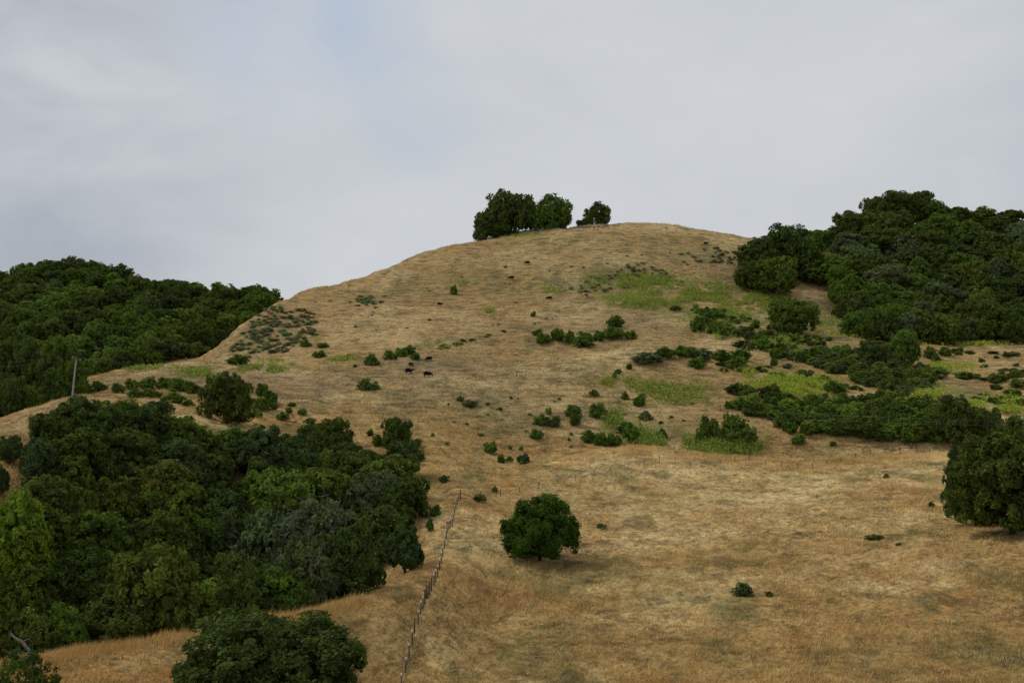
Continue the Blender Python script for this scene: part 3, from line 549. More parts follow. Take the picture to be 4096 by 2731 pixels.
# dead branch
x, y, z = at(28, 66); parts = []; zz = z + 3.0
def P3(u, v, y): return np.array(((u - CX) / FP * y, y, (CY - v) / FP * y))
def pt(u, v, y=66): return P3(u, v, y)
for path, rr in [([pt(10, 632), pt(15, 637), pt(22, 641), pt(28, 648), pt(33, 655), pt(36, 672)], [.07, .09, .11, .12, .12, .15]), ([pt(22, 641), pt(26, 639), pt(29, 638), pt(32, 641)], [.04, .03, .02, .01]), ([pt(28, 648), pt(33, 652), pt(40, 651), pt(47, 650), pt(52, 649)], [.05, .04, .03, .025, .01]), ([pt(33, 655), pt(24, 652), pt(14, 654), pt(2, 648)], [.05, .04, .03, .01]), ([pt(30, 650), pt(26, 656), pt(18, 660), pt(8, 668)], [.04, .03, .02, .01]), ([pt(33, 655), pt(40, 658), pt(48, 655), pt(54, 659)], [.04, .03, .02, .01]), ([pt(31, 652), pt(31, 660), pt(28, 668)], [.04, .03, .02])]:
    parts.append(tube(path, rr, 5))
V, F = merge(parts); o_ = np.array((x, y, z)); tag(link('dead_branch', np_mesh('dead_branch', V - o_, [F], [MT]), tuple(o_)), 'bare grey dead branch rising behind the bottom left bush', 'branch')

# ------------------------------------------------------------------ shrubs (u, foot v, width px, height px, colour, label)
S = [
 (454, 295, 8, 9, SH, 'small upright shrub alone high on the main hill among the cows'), (533, 317, 6, 5, SH, 'tiny shrub above the rock outcrop on the hill'), (616, 329, 17, 11, SH, 'solid round shrub alone above the shrub row'), (537, 336, 14, 6, SH, 'low flat shrub left above the shrub row'),
 (543, 347, 16, 10, SH, 'leftmost shrub of the row on the middle slope'), (558, 344, 14, 12, SH, 'second shrub of the row on the middle slope'), (570, 344, 12, 12, SH, 'third shrub of the row on the middle slope'), (584, 348, 23, 15, SH, 'largest shrub of the row on the middle slope'), (599, 342, 15, 10, SH, 'shrub right behind the largest of the row'), (613, 341, 24, 11, SH, 'broad shrub near the right end of the row'), (631, 340, 14, 9, SH, 'rightmost shrub of the row on the middle slope'),
 (305, 347, 14, 7, MDG, 'dark low shrub below the grey sage patch'), (323, 348, 13, 5, MDG, 'flat dark shrub right of the sage patch'), (319, 358, 15, 7, SH, 'low shrub left below the hill foot'), (371, 366, 15, 11, SH, 'round green shrub left of the small cow herd'), (391, 360, 15, 9, SH, 'left end shrub of the hedge above the herd'), (401, 357, 13, 9, SH, 'middle shrub of the hedge above the herd'), (410, 355, 13, 9, SH, 'right end shrub of the hedge above the herd'), (415, 360, 11, 6, MDG, 'shrub just below the hedge above the herd'), (349, 357, 5, 3, SH, 'tiny green shrub on the pasture'), (355, 367, 5, 3, SH, 'tiny shrub left below the round one'),
 (364, 391, 14, 12, MDG, 'dark half of the isolated shrub below the herd'), (373, 391, 15, 8, BR, 'lighter leafy half of the isolated shrub below the herd'),
 (262, 396, 14, 12, SH, 'round shrub at the right side of the big lone dark oak'), (271, 403, 17, 12, SH, 'mushroom shaped shrub right of the big lone dark oak'), (274, 410, 9, 9, SH, 'small stemmed shrub under the mushroom shaped one'), (262, 411, 20, 12, MDG, 'shrub below the right side of the big lone dark oak'), (292, 407, 10, 4, OL, 'brownish flat shrub on the pasture'), (289, 414, 8, 6, SH, 'small round shrub above the ravine wood'), (303, 416, 9, 7, SH, 'small round shrub right above the ravine wood'), (283, 421, 14, 8, SH, 'leafy shrub touching the top of the ravine wood'), (258, 418, 10, 9, SH, 'small shrub at the foot of the big lone dark oak'),
 (460, 402, 8, 5, MDG, 'small dark shrub in the middle of the valley grass'), (470, 409, 20, 6, GG, 'grey green flat shrub in the middle of the valley grass'), (239, 365, 27, 9, SH, 'wide low shrub on the left pasture beneath the sage patch'), (415, 448, 14, 8, SH, 'small shrub beside the upright lone oak'), (378, 447, 13, 12, SH, 'round shrub left of the upright lone oak'), (370, 436, 8, 7, SH, 'little shrub above left of the upright lone oak'),
 (100, 391, 16, 10, SH, 'round shrub behind the knoll just right of the pole'), (88, 394, 10, 8, MDG, 'small shrub behind the knoll near the pole foot'), (118, 393, 14, 10, OL, 'twiggy brownish shrub behind the knoll'), (131, 390, 14, 11, SH, 'shrub at the left end of the thicket behind the knoll'), (148, 389, 18, 12, SH, 'round shrub in the thicket behind the knoll'), (165, 389, 20, 11, SH, 'broad shrub in the thicket behind the knoll'), (181, 392, 22, 13, SH, 'large shrub in the thicket behind the knoll'), (193, 394, 18, 12, SH, 'shrub of the thicket touching the big lone dark oak'), (152, 398, 22, 9, MDG, 'low front shrub of the thicket behind the knoll'), (136, 398, 14, 9, MDG, 'low left front shrub of the thicket behind the knoll'), (175, 403, 22, 10, MDG, 'lowest front shrub of the thicket'), (188, 406, 12, 7, SH, 'small shrub beneath the big lone dark oak'),
 (549, 415, 7, 7, SH, 'small round shrub alone above the pair'), (541, 427, 17, 11, SH, 'left shrub of the dark pair on the middle slope'), (554, 428, 14, 11, GG, 'grey twiggy right shrub of the pair'), (573, 419, 18, 10, SH, 'upper round shrub of two stacked ones'), (575, 427, 13, 12, SH, 'lower round shrub of two stacked ones'), (598, 421, 19, 14, SH, 'big round shrub left of the yellow green fennel'), (645, 421, 14, 9, GG, 'grey green shrub right of the fennel'), (626, 436, 18, 12, SH, 'dark shrub above the long hedge'), (632, 444, 20, 13, SH, 'dark shrub in the right half of the long hedge'), (589, 444, 18, 12, SH, 'leftmost round shrub of the long hedge behind the crest'), (601, 446, 14, 13, SH, 'upright second shrub of the long hedge'), (614, 447, 18, 12, SH, 'middle shrub of the long hedge behind the crest'), (537, 441, 16, 10, SH, 'round shrub left of the long hedge'), (662, 441, 11, 10, SH, 'single shrub standing over the bright fennel'), (639, 407, 15, 12, SH, 'block shaped shrub alone on the middle slope'), (594, 397, 11, 6, SH, 'low shrub on the middle slope left of the yellow stand'), (625, 401, 8, 8, SH, 'small shrub left of the block shaped one'),
 (491, 454, 15, 11, MDG, 'dark pointed shrub near the fence corner'), (501, 463, 9, 9, SH, 'small shrub behind the crest near the fence corner'), (510, 462, 7, 6, SH, 'tiny round shrub between two dark ones'), (524, 464, 13, 10, DB, 'blue dark shrub on the crest edge'), (521, 451, 5, 4, SH, 'tiny shrub on the bare bank'), (510, 449, 5, 4, SH, 'tiny shrub at the eroded bank'), (571, 448, 3, 3, SH, 'tiny dot of a shrub on the crest'),
 (629, 370, 7, 6, SH, 'small shrub left of the grey thicket'), (647, 369, 32, 10, GG, 'grey wide thicket with a pale flowering tip'), (665, 361, 26, 11, MDG, 'dark shrub at the left of the ridge thicket'), (684, 359, 22, 10, MDG, 'dark middle shrub of the ridge thicket'), (702, 362, 22, 11, GG, 'grey green shrub of the ridge thicket'), (697, 369, 20, 10, SH, 'green shrub below the ridge thicket'), (722, 362, 22, 11, SH, 'shrub at the right of the ridge thicket'), (740, 361, 24, 12, SH, 'large shrub at the right end of the ridge thicket'), (735, 371, 24, 11, MDG, 'dark shrub below the right end of the ridge thicket'), (614, 379, 6, 5, SH, 'small shrub above the first fennel patch'), (618, 374, 8, 5, SH, 'small leafy shrub on the rusty slope'),
 (708, 445, 24, 22, SH, 'tall branching shrub at the left of the gully thicket'), (735, 438, 28, 19, SH, 'broad shrub at the top of the gully thicket'), (747, 449, 22, 18, MDG, 'dark shrub at the right of the gully thicket'), (699, 448, 11, 12, SH, 'narrow shrub at the left foot of the gully thicket'), (727, 449, 22, 14, MDG, 'dark shrub in the middle of the gully thicket'),
 (675, 312, 12, 5, MDG, 'flat dark shrub on the ridge below the mustard'), (702, 315, 10, 6, MDG, 'small dark shrub right of the flat one'), (714, 320, 26, 9, SH, 'wide shrub where the ridge meets the upper thicket'), (698, 333, 18, 10, SH, 'round shrub left of the upper thicket'), (712, 334, 12, 8, SH, 'shrub in front of the upper thicket'), (724, 338, 12, 7, SH, 'small shrub at the left edge of the upper thicket'),
 (774, 366, 9, 8, SH, 'small mushroom shaped shrub alone on the rusty spur'), (835, 395, 22, 11, SH, 'umbrella shaped shrub above the long brush'), (780, 430, 14, 16, SH, 'tall shrub at the front of the long brush'), (790, 437, 16, 11, SH, 'left of two shrubs below the long brush'), (806, 440, 13, 11, SH, 'right of two shrubs below the long brush'), (798, 449, 15, 10, BR, 'shrub with yellow shoots on the slope below the brush'), (833, 449, 8, 4, SH, 'tiny flat shrub near the crest fence'), (728, 409, 8, 7, SH, 'small shrub behind the upper fence'),
 (945, 357, 13, 9, MDG, 'dark shrub on the right shelf'), (960, 352, 7, 4, MDG, 'tiny dark shrub on the right shelf'), (931, 359, 14, 12, MDG, 'shrub left on the right shelf beside the conical tree'), (936, 363, 9, 8, MDG, 'small dark shrub under the shelf shrubs'), (998, 384, 20, 10, MDG, 'dark shrub on the right terrace'), (1017, 378, 14, 8, MDG, 'dark shrub by the right picture edge'), (1018, 389, 16, 9, MDG, 'lower dark shrub by the right picture edge'), (936, 379, 20, 9, MDG, 'dark round shrub at the left of the right terrace'), (965, 380, 24, 7, SH, 'long low shrub on the right terrace edge'), (1002, 403, 20, 7, MDG, 'low shrub in the lower mustard strip'), (1016, 397, 12, 7, MDG, 'small dark shrub right in the lower terraces'), (826, 383, 11, 6, MDG, 'small shrub at the head of the dense mustard'), (805, 379, 18, 7, GG, 'grey green low shrub on the rusty spur'),
 (479, 503, 14, 6, MDG, 'low dark shrub at the end of the diagonal fence'), (495, 492, 6, 6, MDG, 'tiny pointed shrub by the crest fence'), (435, 516, 14, 10, SH, 'leafy shrub left of the diagonal fence'), (430, 532, 8, 14, SH, 'thin upright bush left of the diagonal fence'), (444, 483, 12, 6, DB, 'dark low shrub above the fence corner'), (420, 462, 11, 11, SH, 'round shrub beside the top right edge of the ravine wood'),
 (602, 529, 13, 5, GG, 'dark flat shrub right of the lone round oak'), (743, 596, 22, 12, DB, 'dark spiny shrub alone in the foreground grass'), (769, 597, 9, 5, OL, 'little olive shrub beside the dark spiny one'), (874, 541, 19, 5, OL, 'flat olive shrub in the right foreground grass'), (931, 508, 7, 6, MDG, 'small dark shrub left of the huge right oak'), (886, 478, 6, 5, GG, 'tiny green shrub in the pale grass'), (898, 546, 6, 3, OL, 'tiny olive shrub below the flat one')]
for (u, v, w, h, c, lb) in S:
    near = v > 470
    ym = 232 if (u > 560 and 425 < v < 452) or (490 < u < 640 and 395 < v < 465 and v < 450) else 50
    single(SHR, u, v, w, h, c, lb, 'shrub', 'shrub', 'scattered shrubs on the slopes', ymin=ym)
def thicket(poly, n, wm, hm, cols, label, group, name='coyote_brush', sp=0.6, meshes=SHR, ymin=50, cat='shrub'):
    us = [p[0] for p in poly]; vv = [p[1] for p in poly]; got = []; k = 0
    for _ in range(n * 14):
        if len(got) >= n: break
        u = random.uniform(min(us), max(us)); v = random.uniform(min(vv), max(vv))
        if not inpoly(u, v, poly): continue
        if any(abs(u - a) < sp * wm[0] / 260 * FP * 0.8 and abs(v - b_) < sp * 5 for a, b_ in got): continue
        got.append((u, v)); x, y, z = hit(u, v, ymin=ymin); w = random.uniform(*wm); h = random.uniform(*hm)
        o = link(name, random.choice(meshes), (x, y, z - 0.05)); o.scale = (w / 2, w / 2, h); o.rotation_euler.z = random.uniform(0, 6.28); o.color = vary(random.choice(cols), 0.34)
        tag(o, label, cat, group)
    print(group, len(got))
thicket([(735, 392), (765, 393), (790, 403), (850, 405), (862, 398), (925, 405), (945, 412), (990, 425), (990, 441), (930, 446), (880, 442), (850, 438), (830, 436), (790, 429), (765, 420), (735, 408)], 150, (4.5, 7.5), (2.6, 4.2), [SH, SH, MDG, DK, OL, BR], 'green coyote brush in the long dense belt on the lower right slope', 'coyote brush of the long belt', ymin=234, sp=0.3)
thicket([(700, 322), (760, 340), (800, 350), (860, 356), (880, 364), (925, 372), (930, 392), (905, 396), (880, 390), (860, 384), (830, 372), (790, 362), (745, 350)], 105, (4.0, 8), (2.2, 4.0), [SH, MDG, OL, GG], 'green brush in the upper gully below the right wood', 'brush of the upper gully', sp=0.33)
thicket([(690, 306), (730, 312), (790, 330), (830, 340), (820, 348), (760, 340), (700, 326)], 75, (2.5, 6), (1.0, 2.2), [SH, MDG, OL, BR], 'small bush in the loose scrub between the mustard and the upper gully', 'loose scrub below the mustard', name='scrub_bush', sp=0.3, cat='bush')
thicket([(690, 350), (770, 362), (850, 385), (870, 395), (820, 382), (740, 372), (690, 372)], 26, (2, 4.5), (0.8, 1.8), [SH, MDG, OL, GG], 'small bush dotted on the rusty spur between the brush belts', 'small bushes of the rusty spur', name='scrub_bush', sp=0.8, cat='bush')
thicket([(910, 350), (1024, 352), (1024, 410), (940, 400), (915, 375)], 34, (2, 4.5), (0.8, 2.0), [SH, MDG, OL, GG], 'small bush dotted on the grassy shelves at the right', 'small bushes of the right shelves', name='scrub_bush', sp=0.7, cat='bush')
SAGE = [SG, SG, SGB, GG]
for poly, n in [([(224, 354), (245, 332), (262, 306), (312, 310), (320, 332), (285, 352)], 200), ([(345, 305), (360, 295), (388, 296), (388, 303), (360, 306)], 26), ([(556, 293), (580, 283), (640, 264), (660, 278), (620, 292), (580, 296)], 45), ([(610, 268), (640, 262), (668, 270), (672, 280), (640, 276)], 18), ([(680, 252), (735, 246), (750, 262), (720, 266), (680, 262)], 34)]:
    thicket(poly, n, (1.6, 3.4), (0.6, 1.3), SAGE, 'small grey green sage bush in a scrub patch on the main hill', 'sage bushes on the main hill', name='sage_bush', meshes=TINY, sp=0.16, cat='bush')
thicket([(250, 300), (480, 250), (740, 250), (735, 275), (560, 310), (300, 345)], 34, (1.0, 2.2), (0.4, 1.0), SAGE + [OL], 'lone little bush dotted on the open face of the main hill', 'little bushes on the main hill', name='sage_bush', meshes=TINY, sp=0.6, cat='bush')
thicket([(340, 400), (560, 395), (700, 385), (690, 440), (560, 445), (430, 450), (400, 410)], 34, (0.7, 1.7), (0.4, 1.0), [SH, MDG, OL], 'little green bush dotted in the valley grass', 'little bushes in the valley grass', name='little_bush', meshes=TINY, sp=0.6, cat='bush')
thicket([(430, 348), (465, 340), (505, 328), (512, 330), (470, 343), (435, 351)], 14, (2, 3), (0.5, 0.9), [SH, BR], 'low green plant in the thin line climbing the middle slope', 'low green plants in a line', name='green_plant', meshes=TINY, sp=0.3, cat='plant')

# ------------------------------------------------------------------ stuff: mustard and fennel stands, dry grass
def mustard(name, areas, label, c1, c2, hgt=(0.9, 1.7), nleaf=12):
    r = np.random.default_rng(len(areas) + 31); Pc, N_ = [], 0; Cs = []; Ss = []
    for (u, v, ru, rv, n, *ym) in areas:
        ymn = ym[0] if ym else 50
        for _ in range(int(n * 2.8)):
            du, dv = r.normal(0, 0.62, 2)
            if abs(dv) > 1.8 or abs(du) > 2: continue
            x, y, z = hit(u + du * ru, v + dv * rv, ymin=ymn)
            if vnoise(np.array([x / 3.1]), np.array([y / 5.0]), 91)[0] < 0.38: continue
            x += r.normal(0, 0.5); y += r.normal(0, 0.8); z = float(height(x, y)); h = r.uniform(*hgt)
            t_ = r.random(nleaf) ** 0.7; p = np.stack([x + r.normal(0, 0.24, nleaf), y + r.normal(0, 0.24, nleaf), z + t_ * h], 1)
            Pc.append(p); k = r.random(); Cs.append(np.repeat((np.array(c1) * (1 - k) + np.array(c2) * k)[None] * r.uniform(0.75, 1.2, (nleaf, 1)), 4, 0)); Ss.append(r.uniform(0.08, 0.26, nleaf))
    Pc = np.concatenate(Pc); V, F = leaves(Pc, unit(r.normal(size=Pc.shape)), np.concatenate(Ss), r, 0.6)
    o0 = Pc.mean(0); tag(link(name, np_mesh(name, V - o0, [F], [MB_], color=np.concatenate(Cs)), tuple(o0)), label, 'plants', kind='stuff')
YM1, YM2 = (0.47, 0.52, 0.09), (0.21, 0.28, 0.055)
mustard('wild_mustard', [(551, 290, 9, 4, 50), (608, 282, 30, 7, 330), (653, 285, 26, 7, 330), (664, 300, 44, 8, 900), (706, 293, 30, 11, 700), (720, 322, 30, 8, 260), (640, 300, 26, 5, 260), (830, 322, 16, 10, 160), (780, 338, 30, 5, 160), (755, 300, 30, 10, 560), (735, 312, 30, 6, 300), (640, 280, 34, 6, 260)], 'yellow green mustard stand across the upper right of the main hill', YM1, YM2)
mustard('wild_mustard', [(793, 387, 34, 9, 900, 236), (740, 372, 16, 4, 90), (922, 392, 20, 6, 320), (1000, 405, 30, 5, 420), (968, 343, 52, 2.5, 420), (949, 368, 22, 4, 200), (860, 335, 30, 3, 120), (1010, 411, 20, 3, 100), (922, 374, 14, 4, 90)], 'bright yellow green mustard filling the right hand terraces', (0.48, 0.54, 0.07), (0.34, 0.42, 0.06))
mustard('wild_mustard', [(760, 344, 16, 3, 160), (785, 350, 18, 3, 170), (815, 358, 20, 3, 180), (845, 365, 16, 3, 110), (720, 335, 12, 4, 90), (690, 318, 20, 2.5, 70)], 'yellow green mustard strip running down the upper gully', YM1, YM2)
mustard('wild_mustard', [(263, 369, 18, 3, 260), (198, 373, 16, 4, 200), (140, 368, 32, 2, 160), (340, 359, 22, 3, 90), (522, 234.5, 20, 2, 120), (464, 284, 8, 3, 45), (487, 311, 9, 3, 50), (440, 346, 22, 2, 40), (275, 361, 10, 2, 30)], 'scattered yellow green mustard on the left pasture and below the summit trees', (0.44, 0.50, 0.08), YM2, (0.4, 1.0), 9)
mustard('wild_fennel', [(607, 383, 14, 5, 100), (632, 384, 12, 5, 70), (655, 390, 18, 6, 190), (680, 396, 28, 9, 270), (700, 390, 16, 8, 60)], 'thin yellow green fennel on the rusty middle slope', (0.46, 0.49, 0.09), YM2, (0.8, 1.5), 8)
mustard('wild_fennel', [(615, 421, 12, 7, 130, 232), (650, 444, 14, 5, 200, 232), (668, 446, 14, 6, 260, 232), (722, 449, 28, 7, 600, 228), (640, 434, 12, 5, 60, 232), (607, 440, 8, 5, 30, 232)], 'leafy green fennel in the gully behind the crest fence', (0.36, 0.43, 0.07), (0.17, 0.26, 0.05), (1.2, 2.4), 12)
mustard('orange_flowers', [(760, 292, 14, 3, 60), (772, 306, 12, 4, 70), (748, 305, 12, 4, 50)], 'rusty orange flowering plants at the right end of the mustard', (0.30, 0.16, 0.02), (0.20, 0.13, 0.02), (0.5, 1.0), 10)
def grass(name, n, ur, vr, hb, wb, label, seed, tall=None, spread=0.35, nb=5, lean=0.35, keep=None, ygen=None):
    r = np.random.default_rng(seed)
    if ygen is None:
        y = np.exp(r.uniform(math.log(vr[0]), math.log(vr[1]), n)); u = r.uniform(*ur, n)
    else: u, y = ygen(r, n)
    x = (u - CX) / FP * y; d = fbm(x / 6, y / 6, 201 + seed, 3)
    k = r.random(n) < sst(0.25, 0.6, d)
    x, y, d = x[k], y[k], d[k]
    hs = r.uniform(*hb, len(x)) * (0.6 + 0.9 * sst(0.45, 0.75, fbm(x / 14, y / 14, 301, 3)))
    cc = gcol(x, y) * r.uniform(0.85, 1.55, (len(x), 1)) * np.array((1.08, 1.06, 1.0)); cc = cc + (PALE * 0.9 - cc) * (r.random((len(x), 1)) * 0.45)
    x = np.repeat(x, nb) + r.normal(0, spread, len(x) * nb); y = np.repeat(y, nb) + r.normal(0, spread, len(y) * nb); hs = np.repeat(hs, nb) * r.uniform(0.5, 1.1, len(x)); cc = np.repeat(cc, nb, 0) * r.uniform(0.8, 1.2, (len(x), 1))
    z = height(x, y); a = r.uniform(0, 6.28, len(x)); w = r.uniform(*wb, len(x))
    P0 = np.stack([x - np.cos(a) * w, y - np.sin(a) * w, z - 0.08], 1); P1 = np.stack([x + np.cos(a) * w, y + np.sin(a) * w, z - 0.08], 1)
    P2 = np.stack([x + hs * (0.25 + r.normal(0, lean, len(x))), y + hs * r.normal(0, lean, len(x)), z + hs], 1)
    V = np.stack([P0, P1, P2], 1).reshape(-1, 3); F = np.arange(len(x) * 3).reshape(-1, 3)
    o0 = V.mean(0); print(name, len(F))
    tag(link(name, np_mesh(name, V - o0, [F], [MB_], color=np.repeat(cc, 3, 0)), tuple(o0)), label, 'grass', kind='stuff')
grass('dry_grass', 95000, (-60, 1090), (60, 236), (0.22, 0.62), (0.02, 0.05), 'dry straw coloured grass covering the foreground slope', 1)
grass('dry_grass', 60000, (-40, 1060), (236, 545), (0.18, 0.5), (0.05, 0.12), 'dry straw coloured grass on the far slopes', 2, nb=3, spread=0.8)
def clump(name, n, yr, hb, nb, rad, cols, label, seed, noise=0.45):
    r = np.random.default_rng(seed); y = np.exp(r.uniform(math.log(yr[0]), math.log(yr[1]), n)); u = r.uniform(-40, 1064, n); x = (u - CX) / FP * y
    k = vnoise(x / 7, y / 9, seed) * 0.6 + vnoise(x / 23, y / 23, seed + 1) * 0.4 > noise; x, y = x[k], y[k]; R_ = r.uniform(*rad, len(x)); hs = r.uniform(*hb, len(x)); ci = np.array(cols)[r.integers(0, len(cols), len(x))] * r.uniform(0.75, 1.2, (len(x), 1))
    th = r.uniform(0, 6.28, (len(x), nb)); q = np.sqrt(r.random((len(x), nb))); X = (x[:, None] + np.cos(th) * q * R_[:, None] * 1.5).ravel(); Y_ = (y[:, None] + np.sin(th) * q * R_[:, None]).ravel()
    H = (hs[:, None] * (1.15 - 0.75 * q) * r.uniform(0.6, 1.1, q.shape)).ravel(); z = height(X, Y_); a = r.uniform(0, 6.28, len(X)); w = r.uniform(0.02, 0.045, len(X)) * (Y_ / 130)
    P0 = np.stack([X - np.cos(a) * w, Y_ - np.sin(a) * w, z - .05], 1); P1 = np.stack([X + np.cos(a) * w, Y_ + np.sin(a) * w, z - .05], 1); P2 = np.stack([X + H * (0.2 + 0.5 * (np.cos(th) * q).ravel() + r.normal(0, .2, len(X))), Y_ + H * (0.5 * (np.sin(th) * q).ravel() + r.normal(0, .2, len(X))), z + H], 1)
    V = np.stack([P0, P1, P2], 1).reshape(-1, 3); C_ = np.repeat(np.repeat(ci, nb, 0) * r.uniform(0.8, 1.25, (len(X), 1)), 3, 0); o0 = V.mean(0)
    tag(link(name, np_mesh(name, V - o0, [np.arange(len(V)).reshape(-1, 3)], [MB_], color=C_), tuple(o0)), label, 'grass', kind='stuff'); print(name, len(V) // 3)
clump('grass_tussocks', 14000, (62, 235), (0.3, 0.75), 22, (0.25, 0.7), [PALE * 1.05, PALE * 0.9, STRAW * 1.1, STRAW], 'pale dry tussocks of grass scattered over the foreground slope', 61)
clump('green_tussocks', 7500, (62, 235), (0.15, 0.4), 20, (0.25, 0.7), [OLIVE * 0.55, OLIVE * 0.8, (0.09, 0.12, 0.03), SOIL * 0.5], 'olive and brown tufts scattered in the dry foreground grass', 67, 0.5)
clump('grass_tussocks', 9000, (236, 545), (0.25, 0.6), 12, (0.4, 1.3), [PALE * 0.95, STRAW * 1.1, STRAW], 'pale dry tussocks on the main hill', 71, 0.5)
clump('green_tussocks', 19000, (236, 545), (0.2, 0.45), 12, (0.4, 1.4), [OLIVE * 0.6, OLIVE * 0.85, (0.10, 0.13, 0.035), SOIL * 0.55], 'olive tufts speckling the main hill', 73, 0.5)
def bank(r, n):
    u = r.uniform(-40, 372, n); yc = np.interp(u, [0, 54, 100, 150, 225, 301, 364], [74, 79, 83, 87, 92, 99, 106]); return u, yc + r.normal(0, 1.3, n)
grass('tall_dry_grass', 5200, None, None, (0.6, 1.6), (0.014, 0.03), 'tall oat grass on the edge of the bank in front of the dark trees', 3, ygen=bank, nb=5, lean=0.22)
def crest(r, n):
    u = r.uniform(500, 1044, n); yc = np.interp(u, [500, 532, 600, 650, 700, 760, 830, 900, 960, 1024], [200, 212, 220, 222, 222, 219, 217, 215, 212, 208]); return u, yc + r.normal(-4, 5, n)
def ridge(r, n):
    uu = np.arange(276, 790, 4.0); ys = [YF[YF > 380][int(np.argmax((colu(q) / YF)[YF > 380]))] for q in uu]
    u = r.uniform(276, 786, n); return u, np.interp(u, uu, ys) + r.normal(0, 3, n)
grass('tall_dry_grass', 4500, None, None, (0.3, 1.0), (0.05, 0.11), 'fringe of dry grass along the skyline of the main hill', 5, ygen=ridge, nb=4, lean=0.25, spread=0.6)
grass('tall_dry_grass', 9000, None, None, (0.4, 0.9), (0.02, 0.05), 'pale tall grass along the crest by the long fence', 4, ygen=crest, nb=5, lean=0.22)

# ------------------------------------------------------------------ fences
def box_arr(p, q, w):
    p = np.array(p, float); q = np.array(q, float); d = unit(q - p); a = unit(np.cross(d, (0.1, 1, 0.03))); b_ = np.cross(d, a); h = w / 2
    V = np.array([e + a * i * h + b_ * j * h for e in (p, q) for i, j in ((-1, -1), (1, -1), (1, 1), (-1, 1))])
    return V, np.array([[0, 1, 5, 4], [1, 2, 6, 5], [2, 3, 7, 6], [3, 0, 4, 7], [3, 2, 1, 0], [4, 5, 6, 7]])
def tpost_mesh(h, mat, w):
    V, F = merge([box_arr((0, 0, -0.3), (0, 0, h), w), box_arr((w * 0.8, 0, -0.3), (w * 0.8, 0, h), w * 0.35)]); return np_mesh('post', V, [F], [mat])
PM = {'t': tpost_mesh(1.28, MSTEEL, 0.075), 'r': tpost_mesh(1.6, MRUST, 0.10), 'd': tpost_mesh(1.55, MSTEEL, 0.10)}
V, F = box_arr((0, 0, 1.22), (0, 0, 1.50), 0.12); TIPM = np_mesh('white_tip', V, [F], [MWHITE])
def fence(posts, label, wires=4, sub=True):
    """posts: (u, top v, kind)"""
    P_ = []
    for (u, v, k) in posts:
        x, y, z = hit(u, v, up=1.5 if k == 't' else 1.65); P_.append((x, y, z, k))
    o0 = Vector(P_[0][:3]); root = link('wire_fence', None, o0); tag(root, label, 'fence')
    for (x, y, z, k) in P_:
        nm = {'t': 'metal_post', 'r': 'rusty_post', 'd': 'gate_post'}[k]; p = link(nm, PM[k], Vector((x, y, z)) - o0, root); p.rotation_euler = (random.uniform(-.03, .03), random.uniform(-.03, .03), 0)
        if k == 't': link('white_tip', TIPM, (0, 0, 0), p)
    for h in [0.3, 0.6, 0.9, 1.2][:wires]:
        V, F = tube([(a[0], a[1], a[2] + h) for a in P_], [0.007] * len(P_), 3); link('wire_strand', np_mesh('wire_strand', V - np.array(o0), [F], [MWIRE]), (0, 0, 0), root)
    return root, P_, o0
f1 = [(1592, 2760, 't'), (1604, 2695, 't'), (1622, 2632, 't'), (1635.5, 2573, 't'), (1648, 2521, 't'), (1657, 2474, 'r'), (1672, 2440, 't'), (1683, 2405, 't'), (1691.5, 2381, 't'), (1699, 2357.5, 'r'), (1704.6, 2340, 'd'), (1711, 2337, 'd'), (1719, 2322, 'd'), (1726, 2310, 'r'), (1736, 2294, 't'), (1743, 2279, 't'), (1750, 2257.6, 't'), (1757.6, 2231.6, 't'), (1764.5, 2206, 't'), (1771, 2181.6, 't'), (1776.7, 2149, 't'), (1784, 2116, 't'), (1788, 2088, 'r'), (1793.6, 2079.5, 't'), (1799, 2076, 't'), (1803.6, 2071, 't'), (1809, 2066.5, 't'), (1812.5, 2047, 't'), (1818, 2019, 't'), (1823.6, 1997, 't'), (1828.6, 1981, 't'), (1834, 1967, 't'), (1841, 1955, 'r')]
r1, q1, oo = fence([(a / 4, b_ / 4, k) for a, b_, k in f1], 'diagonal wire fence with white tipped posts running up the foreground slope')
c_ = Vector(q1[-1][:3]) - oo; V, F = box_arr(c_ + Vector((0, 0, 1.1)), c_ + Vector((2.6, -.6, .1)), 0.09); link('brace', np_mesh('brace', V, [F], [MRUST]), (0, 0, 0), r1)
f2 = [(1921.5, 1956, 't'), (2001, 1950, 't'), (2078.5, 1938, 't'), (2154.5, 1921.5, 't'), (2229.7, 1907, 't'), (2302, 1891, 't'), (2373, 1873.7, 't'), (2443, 1857, 't'), (2513, 1842.6, 't'), (2576.6, 1825, 't'), (2637, 1819, 'r'), (2700.5, 1822, 't'), (2760, 1829.7, 't'), (2820.6, 1825, 't'), (2880, 1822, 't'), (2938.8, 1817, 't'), (2996.6, 1809, 'r'), (3061.6, 1831.6, 't'), (3126.7, 1837, 't'), (3188.5, 1843.5, 't'), (3249.8, 1841, 't'), (3308, 1831, 't'), (3364, 1819.6, 't'), (3423, 1804.5, 't'), (3482, 1793.6, 't'), (3540, 1786.6, 't'), (3599.6, 1784, 'r'), (3644, 1777, 't'), (3668, 1784, 'r'), (3718, 1785, 't'), (3802, 1794.7, 't')]
r2, q2, oo = fence([(a / 4, b_ / 4, k) for a, b_, k in f2], 'long wire fence with white tipped posts following the foreground crest')
A, B = Vector(q2[26][:3]) - oo, Vector(q2[28][:3]) - oo
V, F = merge([box_arr(A + Vector((0, 0, 1.3)), B + Vector((0, 0, 1.3)), 0.1), box_arr(A + Vector((0, 0, 1.1)), A + Vector((-2.4, 0, .2)), 0.09)]); link('brace', np_mesh('brace', V, [F], [MRUST]), (0, 0, 0), r2)
